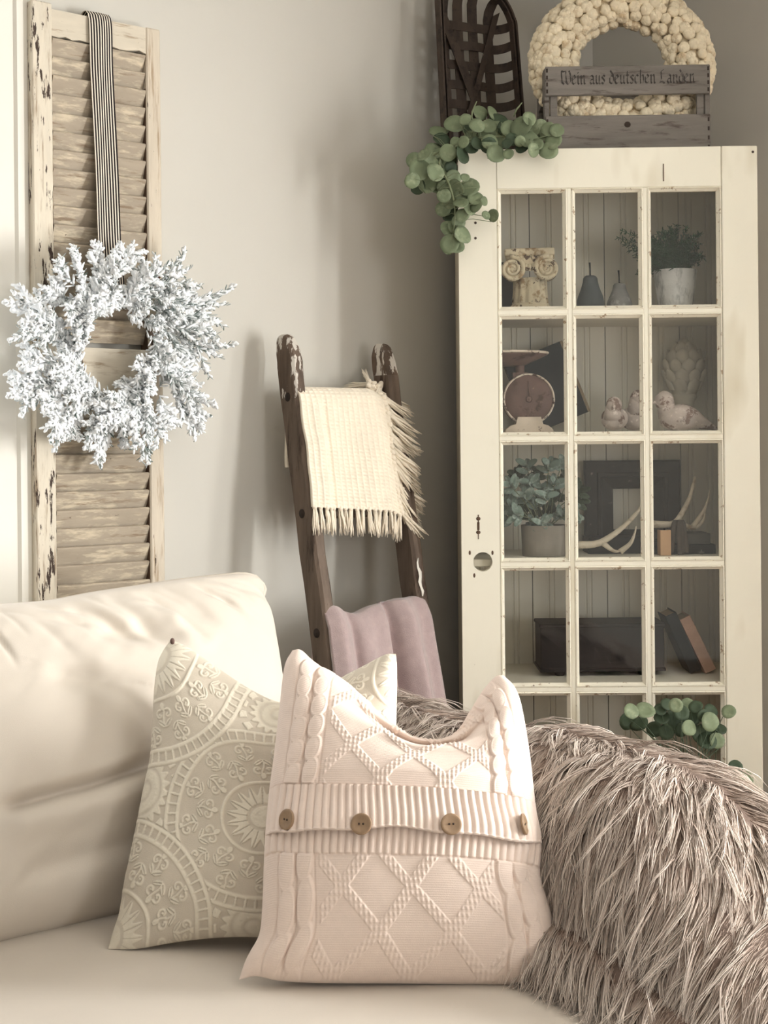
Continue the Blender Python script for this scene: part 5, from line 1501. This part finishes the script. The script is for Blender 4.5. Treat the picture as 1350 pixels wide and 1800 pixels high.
# lettering: broad-nib strokes
GL = {'W': ([[(0, 1), (.06, .15), (.22, 0)], [(.36, 1), (.40, .15), (.55, 0), (.74, .2), (.72, .75), (.60, 1)], [(.22, 0), (.38, .25)], [(0, 1), (.18, .92), (.34, 1)]], .84),
      'e': ([[(.30, .12), (.14, 0), (.02, .14), (.02, .5), (.16, .66), (.30, .5), (.04, .30)]], .38), 'i': ([[(.02, .58), (.10, .62), (.10, .08), (.18, 0)], [(.08, .86), (.13, .82)]], .25),
      'n': ([[(.02, .58), (.10, .62), (.10, .06), (.16, 0)], [(.10, .5), (.30, .64), (.34, .5), (.34, .08), (.42, 0)]], .50),
      'a': ([[(.04, .56), (.18, .64), (.30, .52), (.30, .08), (.38, 0)], [(.30, .36), (.10, .32), (.03, .14), (.14, 0), (.30, .12)]], .44),
      'u': ([[(.02, .58), (.09, .62), (.09, .12), (.18, 0), (.33, .12)], [(.33, .62), (.33, .08), (.41, 0)]], .48), 's': ([[(.30, .54), (.18, .65), (.05, .52), (.28, .22), (.18, 0), (.03, .10)]], .38),
      'd': ([[(.08, .98), (.34, .60), (.34, .14), (.20, 0), (.04, .12), (.04, .46), (.18, .62), (.33, .52)]], .44), 't': ([[(.12, .90), (.12, .12), (.20, 0), (.28, .08)], [(.02, .62), (.26, .62)]], .33),
      'c': ([[(.28, .54), (.16, .65), (.03, .50), (.03, .14), (.15, 0), (.28, .12)]], .36), 'h': ([[(.10, 1.0), (.10, .06), (.16, 0)], [(.10, .5), (.28, .64), (.34, .46), (.32, .1), (.22, -.12)]], .46),
      'L': ([[(.34, 1), (.12, .86), (.16, .3), (.02, .06), (.2, .12), (.40, 0), (.52, .14)]], .58)}
def lettering(text, x0, z0, hgt, wmax):
    nx, nz = .040, .050
    adv = sum((.26 if c == ' ' else GL[c][1]) for c in text); sx = wmax / adv; x = 0; mb = MB()
    for c in text:
        if c == ' ': x += .26; continue
        for st in GL[c][0]:
            for a, b_ in zip(st[:-1], st[1:]):
                q = [(a[0] - nx, a[1] - nz), (a[0] + nx, a[1] + nz), (b_[0] + nx, b_[1] + nz), (b_[0] - nx, b_[1] - nz)]
                mb.prism([(x0 + (x + u) * sx, z0 + v * hgt) for u, v in q], -.0007 - random.random() * .0002, .0003)
        x += GL[c][1]
    return mb
tx0 = pt(987, 140, dcr).x - cr.location.x; tx1 = pt(1222, 140, dcr).x - cr.location.x
lettering('Wein aus deutschen Landen', tx0, zz_(147), zz_(123) - zz_(147), tx1 - tx0).build('lettering', 'ink', cr, label='faded black old German lettering')
# cream wreath of petal balls standing in the crate
pwR, pwr = .178, .060
pc0 = pt(1092, 116, dcr + .122)
pw = thing('petal_ball_wreath', 'round cream wreath of dense petal balls standing inside the crate', 'wreath', pc0, CAB_ROT)
tilt = math.radians(-10)
Rt = Matrix.Rotation(tilt, 3, 'X')
ringp = [Rt @ Vector((pwR * math.cos(a), 0, pwR * .93 * math.sin(a))) for a in np.linspace(0, 2 * PI, 61)]
MB().tube(ringp, pwr * .82, 14).build('ring', 'pom', pw)
def rosette(seed):
    rr_ = random.Random(seed); mb = MB(); mb.ball((0, 0, 0), .0135, 10, 7)
    for k in range(7):
        a = k * 2 * PI / 7 + rr_.random() * .5; b_ = rr_.uniform(.2, .9)
        v = Vector((math.cos(a) * math.cos(b_), math.sin(a) * math.cos(b_), math.sin(b_)))
        mb.ball(v * .0065, (.0105, .0105, .0098), 8, 5)
    return mb.mesh('petal_ball')
RS = [rosette(k) for k in range(5)]
for me in RS: me.materials.append(M['pom'])
rr = random.Random(8); k = 0
for pp in (1.571, 1.14, 2.0, .70, 2.44, .26, 2.88, -.18, 3.32):
    rad0 = pwR + pwr * math.cos(pp); n_ = int(2 * PI * rad0 / .0285)
    for i in range(n_):
        if k >= 300: break
        a = 2 * PI * (i + .5 * (k % 2) * 0 + rr.uniform(-.28, .28)) / n_; pj = pp + rr.uniform(-.13, .13)
        rad = pwR + pwr * .93 * math.cos(pj); y = -pwr * .93 * math.sin(pj)
        p = Rt @ Vector((rad * math.cos(a), y, rad * .93 * math.sin(a)))
        nd = Rt @ Vector((math.cos(pj) * math.cos(a), -math.sin(pj), math.cos(pj) * math.sin(a)))
        o = link('petal_ball', RS[k % 5], None, pw, loc=p); s_ = rr.uniform(.95, 1.25); o.scale = (s_, s_, s_)
        o.rotation_euler = nd.to_track_quat('Z', 'Y').to_euler(); k += 1

# tobacco basket
bp = pt(766, 225, 3.90); bp.z = TOPZ + .001
tb = thing('tobacco_basket', 'dark woven slat basket standing on end on the cabinet behind the eucalyptus', 'basket', bp, math.radians(24))
BW, BH, BD = .236, .56, .075
leanb = Matrix.Rotation(math.radians(-5), 3, 'X')
def rimline(off, y):
    """outline of the basket mouth, inset by off"""
    rl, rr2 = .07, .15
    P = [(off, 0.0)]
    P += [(off, BH - rl)]
    for i in range(1, 8): a = PI - PI / 2 * i / 7; P.append((off + rl + (rl) * math.cos(a), BH - rl + (rl - off) * math.sin(a)))
    for i in range(0, 10): a = PI / 2 - PI / 2 * i / 9; P.append((BW - off - rr2 + rr2 * math.cos(a), BH - rr2 - .01 + (rr2 - off) * math.sin(a)))
    P += [(BW - off + .012, 0.0)]
    return [leanb @ Vector((x, y, z)) for x, z in P]
def flat_strip(P, wdir, width, th_, name, m, parent, n=24):
    """bent wooden strip: path P, its face spans wdir"""
    C_ = curve_pts(P, n); vs = []; wd_ = Vector(wdir).normalized(); fs = []
    for i, c in enumerate(C_):
        tg = Vector(C_[min(i + 1, n - 1)] - C_[max(i - 1, 0)]).normalized(); nn_ = tg.cross(wd_).normalized(); c = Vector(c)
        for (a, b_) in ((-.5, -.5), (.5, -.5), (.5, .5), (-.5, .5)): vs.append(c + wd_ * a * width + nn_ * b_ * th_)
    for i in range(n - 1):
        for k2 in range(4): fs.append((i * 4 + k2, i * 4 + (k2 + 1) % 4, (i + 1) * 4 + (k2 + 1) % 4, (i + 1) * 4 + k2))
    fs += [(0, 1, 2, 3), tuple((n - 1) * 4 + k2 for k2 in (3, 2, 1, 0))]
    return MB().add(vs, fs).build(name, m, parent)
ydir = leanb @ Vector((0, 1, 0))
flat_strip(rimline(0, -BD + .014), ydir, .030, .005, 'outer_rim', 'basket', tb, 70)
flat_strip(rimline(.010, -BD + .012), ydir, .022, .004, 'inner_rim', 'basket', tb, 70)
for k2, x in enumerate((.042, .088, .134, .182)):      # uprights run up the back, bend forward over the top
    bend = (.02, .035, .05, .03)[k2]; top_ = BH - (.025, .012, .012, .05)[k2]
    P = [leanb @ Vector(v) for v in ((x, -.004, .0), (x, -.004, .25), (x, -.004, top_ - .085), (x + .004, -.012, top_ - .03), (x + bend * .5, -.04, top_ - .004), (x + bend, -BD + .014, top_ + .002))]
    flat_strip(P, (leanb @ Vector((1, 0, 0))), .029, .0035, 'upright_slat', 'basket', tb)
for k2 in range(8):                                   # cross slats bend forward to the rim at both ends
    z = .035 + k2 * .056; wv = .003 * (-1) ** k2
    P = [leanb @ Vector(v) for v in ((.004, -BD + .012, z + .006), (.010, -.030, z + .002), (.035, -.006 + wv, z), (.13, -.008 - wv, z), (.200, -.006 + wv, z), (BW - .004, -.030, z + .003), (BW + .004, -BD + .012, z + .008))]
    flat_strip(P, (leanb @ Vector((0, 0, 1))), .025, .0035, 'cross_slat', 'basket', tb)
for (a, b_) in (((.035, .45), (.185, .03)), ((.205, .47), (.050, .02))):
    P = [leanb @ Vector((a[0] + (b_[0] - a[0]) * s_, -.016 - .006 * math.sin(PI * s_), a[1] + (b_[1] - a[1]) * s_)) for s_ in (0, .33, .66, 1)]
    flat_strip(P, (leanb @ Vector((.85, 0, .5))), .026, .0035, 'diagonal_slat', 'basket', tb)

# eucalyptus garland over the cabinet's left corner
EL = [(430,215,65),(625,125,48),(715,125,45),(765,190,60),(600,225,50),(660,285,40),(745,300,90),(560,315,45),(500,350,40),(440,350,35),(485,445,60),(745,440,60),(835,360,35),(845,440,35),(945,235,70),
 (1030,260,40),(1000,335,65),(1000,170,45),(1090,220,40),(1150,250,45),(1215,260,45),(1190,340,55),(1090,310,60),(1150,420,60),(1030,410,45),(930,340,35),(310,270,60),(275,420,60),(320,470,60),(130,500,60),
 (165,560,70),(240,520,60),(340,560,60),(400,540,40),(105,640,50),(155,690,50),(225,670,60),(300,690,55),(350,690,45),(445,700,60),(545,700,65),(510,620,30),(590,780,50),(480,820,50),(400,800,50),(345,860,50),
 (400,910,50),(495,910,45),(545,850,50),(600,840,45),(655,800,30),(670,910,30),(730,910,40),(380,1010,50),(430,1000,45),(490,1060,60),(395,1130,60),(440,1140,55),(370,1170,40),
 (690,230,50),(520,180,45),(850,250,55),(700,350,50),(1060,370,45),(380,430,55),(200,450,50),(280,580,60),(420,620,50),(480,760,45),(350,760,45),(460,960,45)]
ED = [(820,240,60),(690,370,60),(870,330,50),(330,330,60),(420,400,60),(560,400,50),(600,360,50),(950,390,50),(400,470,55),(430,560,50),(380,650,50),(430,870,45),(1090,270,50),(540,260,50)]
gp = pt(830, 240, 3.66); gp.z = TOPZ
eg = thing('eucalyptus_garland', 'trailing eucalyptus garland with round green leaves spilling over the cabinet corner', 'garland', gp)
rr = random.Random(77)
def gar_d(px, py):
    if px > 808 and py > 245: return 3.560 + rr.uniform(-.02, .012)
    if py > 245: return 3.585 + rr.uniform(-.03, .05)
    return 3.60 + rr.uniform(-.035, .03) if px > 950 else 3.62 + rr.uniform(-.05, .05)
tipsL = []
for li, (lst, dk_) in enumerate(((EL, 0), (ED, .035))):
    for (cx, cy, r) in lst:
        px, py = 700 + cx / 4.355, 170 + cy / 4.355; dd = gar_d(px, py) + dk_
        if px > 808 and py > 245: dd = min(dd, 3.575)
        p = pt(px, py, dd)
        nd = Vector((rr.gauss(0.1, .38), -1, rr.gauss(.25, .38)))
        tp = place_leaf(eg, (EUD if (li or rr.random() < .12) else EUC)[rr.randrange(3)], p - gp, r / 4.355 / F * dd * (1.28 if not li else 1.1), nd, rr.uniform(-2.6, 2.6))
        tipsL.append((px, py, tp))
vine = [(975, 235, 3.61), (930, 245, 3.60), (880, 240, 3.60), (830, 245, 3.60), (795, 262, 3.585), (772, 285, 3.575), (790, 325, 3.565), (800, 370, 3.565), (795, 425, 3.565)]
vine2 = [(830, 245, 3.62), (780, 262, 3.60), (745, 290, 3.59), (728, 320, 3.59)]
VP = [curve_pts([pt(*q) - gp for q in v], 40) for v in (vine, vine2)]
for C_ in VP: MB().tube([Vector(c) for c in C_], [.0026] * 30 + [.0026 - .0018 * i / 10 for i in range(10)], 6).build('vine', 'stem', eg)
allv = np.vstack(VP); stk = MB()
for (px, py, tp) in tipsL:
    j = np.argmin(np.linalg.norm(allv - np.array(tp), axis=1)); c = Vector(allv[j])
    if (c - tp).length > .004: stk.tube([c, c.lerp(tp, .5) + Vector((0, -.004, .004)), tp], .0009, 4)
stk.build('leaf_stalks', 'stem', eg, kind='stuff')
for (px, py, qx, qy) in ((828, 215, 838, 178), (903, 205, 918, 180)):
    a = pt(px, py, 3.60) - gp; b_ = pt(qx, qy, 3.59) - gp
    MB().tube([a, a.lerp(b_, .5) + Vector((-.004, 0, 0)), b_], [.0016, .0024, .0012], 6).build('sprout', 'stem', eg)

# leafy plant on the floor in front of the cabinet, behind the sofa arm
fp = Vector((pt(1215, 1300, 3.36).x, 3.36, 0.0))
fl = thing('floor_plant', 'round leaved green plant standing before the cabinet behind the fur throw', 'potted plant', fp)
MB().lathe([(0, 0), (.085, 0), (.09, .01), (.115, .36), (.125, .37), (.125, .40), (.11, .40), (.105, .37), (0, .37)], (0, 0, 0), 32).build('pot', 'pot_grey', fl)
MB().lathe([(0, .385), (.107, .38)], (0, 0, 0), 20).build('soil', 'soil', fl)
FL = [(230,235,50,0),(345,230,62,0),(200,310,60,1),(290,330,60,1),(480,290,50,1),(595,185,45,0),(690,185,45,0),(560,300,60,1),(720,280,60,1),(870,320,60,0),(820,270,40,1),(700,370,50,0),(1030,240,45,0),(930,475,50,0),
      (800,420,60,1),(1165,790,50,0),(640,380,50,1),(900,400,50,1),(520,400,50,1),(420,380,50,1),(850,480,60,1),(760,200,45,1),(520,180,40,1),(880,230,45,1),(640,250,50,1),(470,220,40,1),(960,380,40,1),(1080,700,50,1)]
stk = MB()
for (cx, cy, r, dk_) in FL:
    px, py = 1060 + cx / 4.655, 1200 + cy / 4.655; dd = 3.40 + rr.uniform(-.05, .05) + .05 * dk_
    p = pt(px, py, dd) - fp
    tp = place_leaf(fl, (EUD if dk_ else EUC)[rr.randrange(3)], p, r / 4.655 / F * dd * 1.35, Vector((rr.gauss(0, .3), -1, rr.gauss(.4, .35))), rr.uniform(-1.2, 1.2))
    b_ = Vector((rr.uniform(-.04, .04), rr.uniform(-.03, .03), .375))
    stk.tube([b_, b_.lerp(tp, .6) + Vector((0, 0, .04)), tp], .0009, 5)
stk.build('leaf_stalks', 'leaf_dark', fl, kind='stuff')
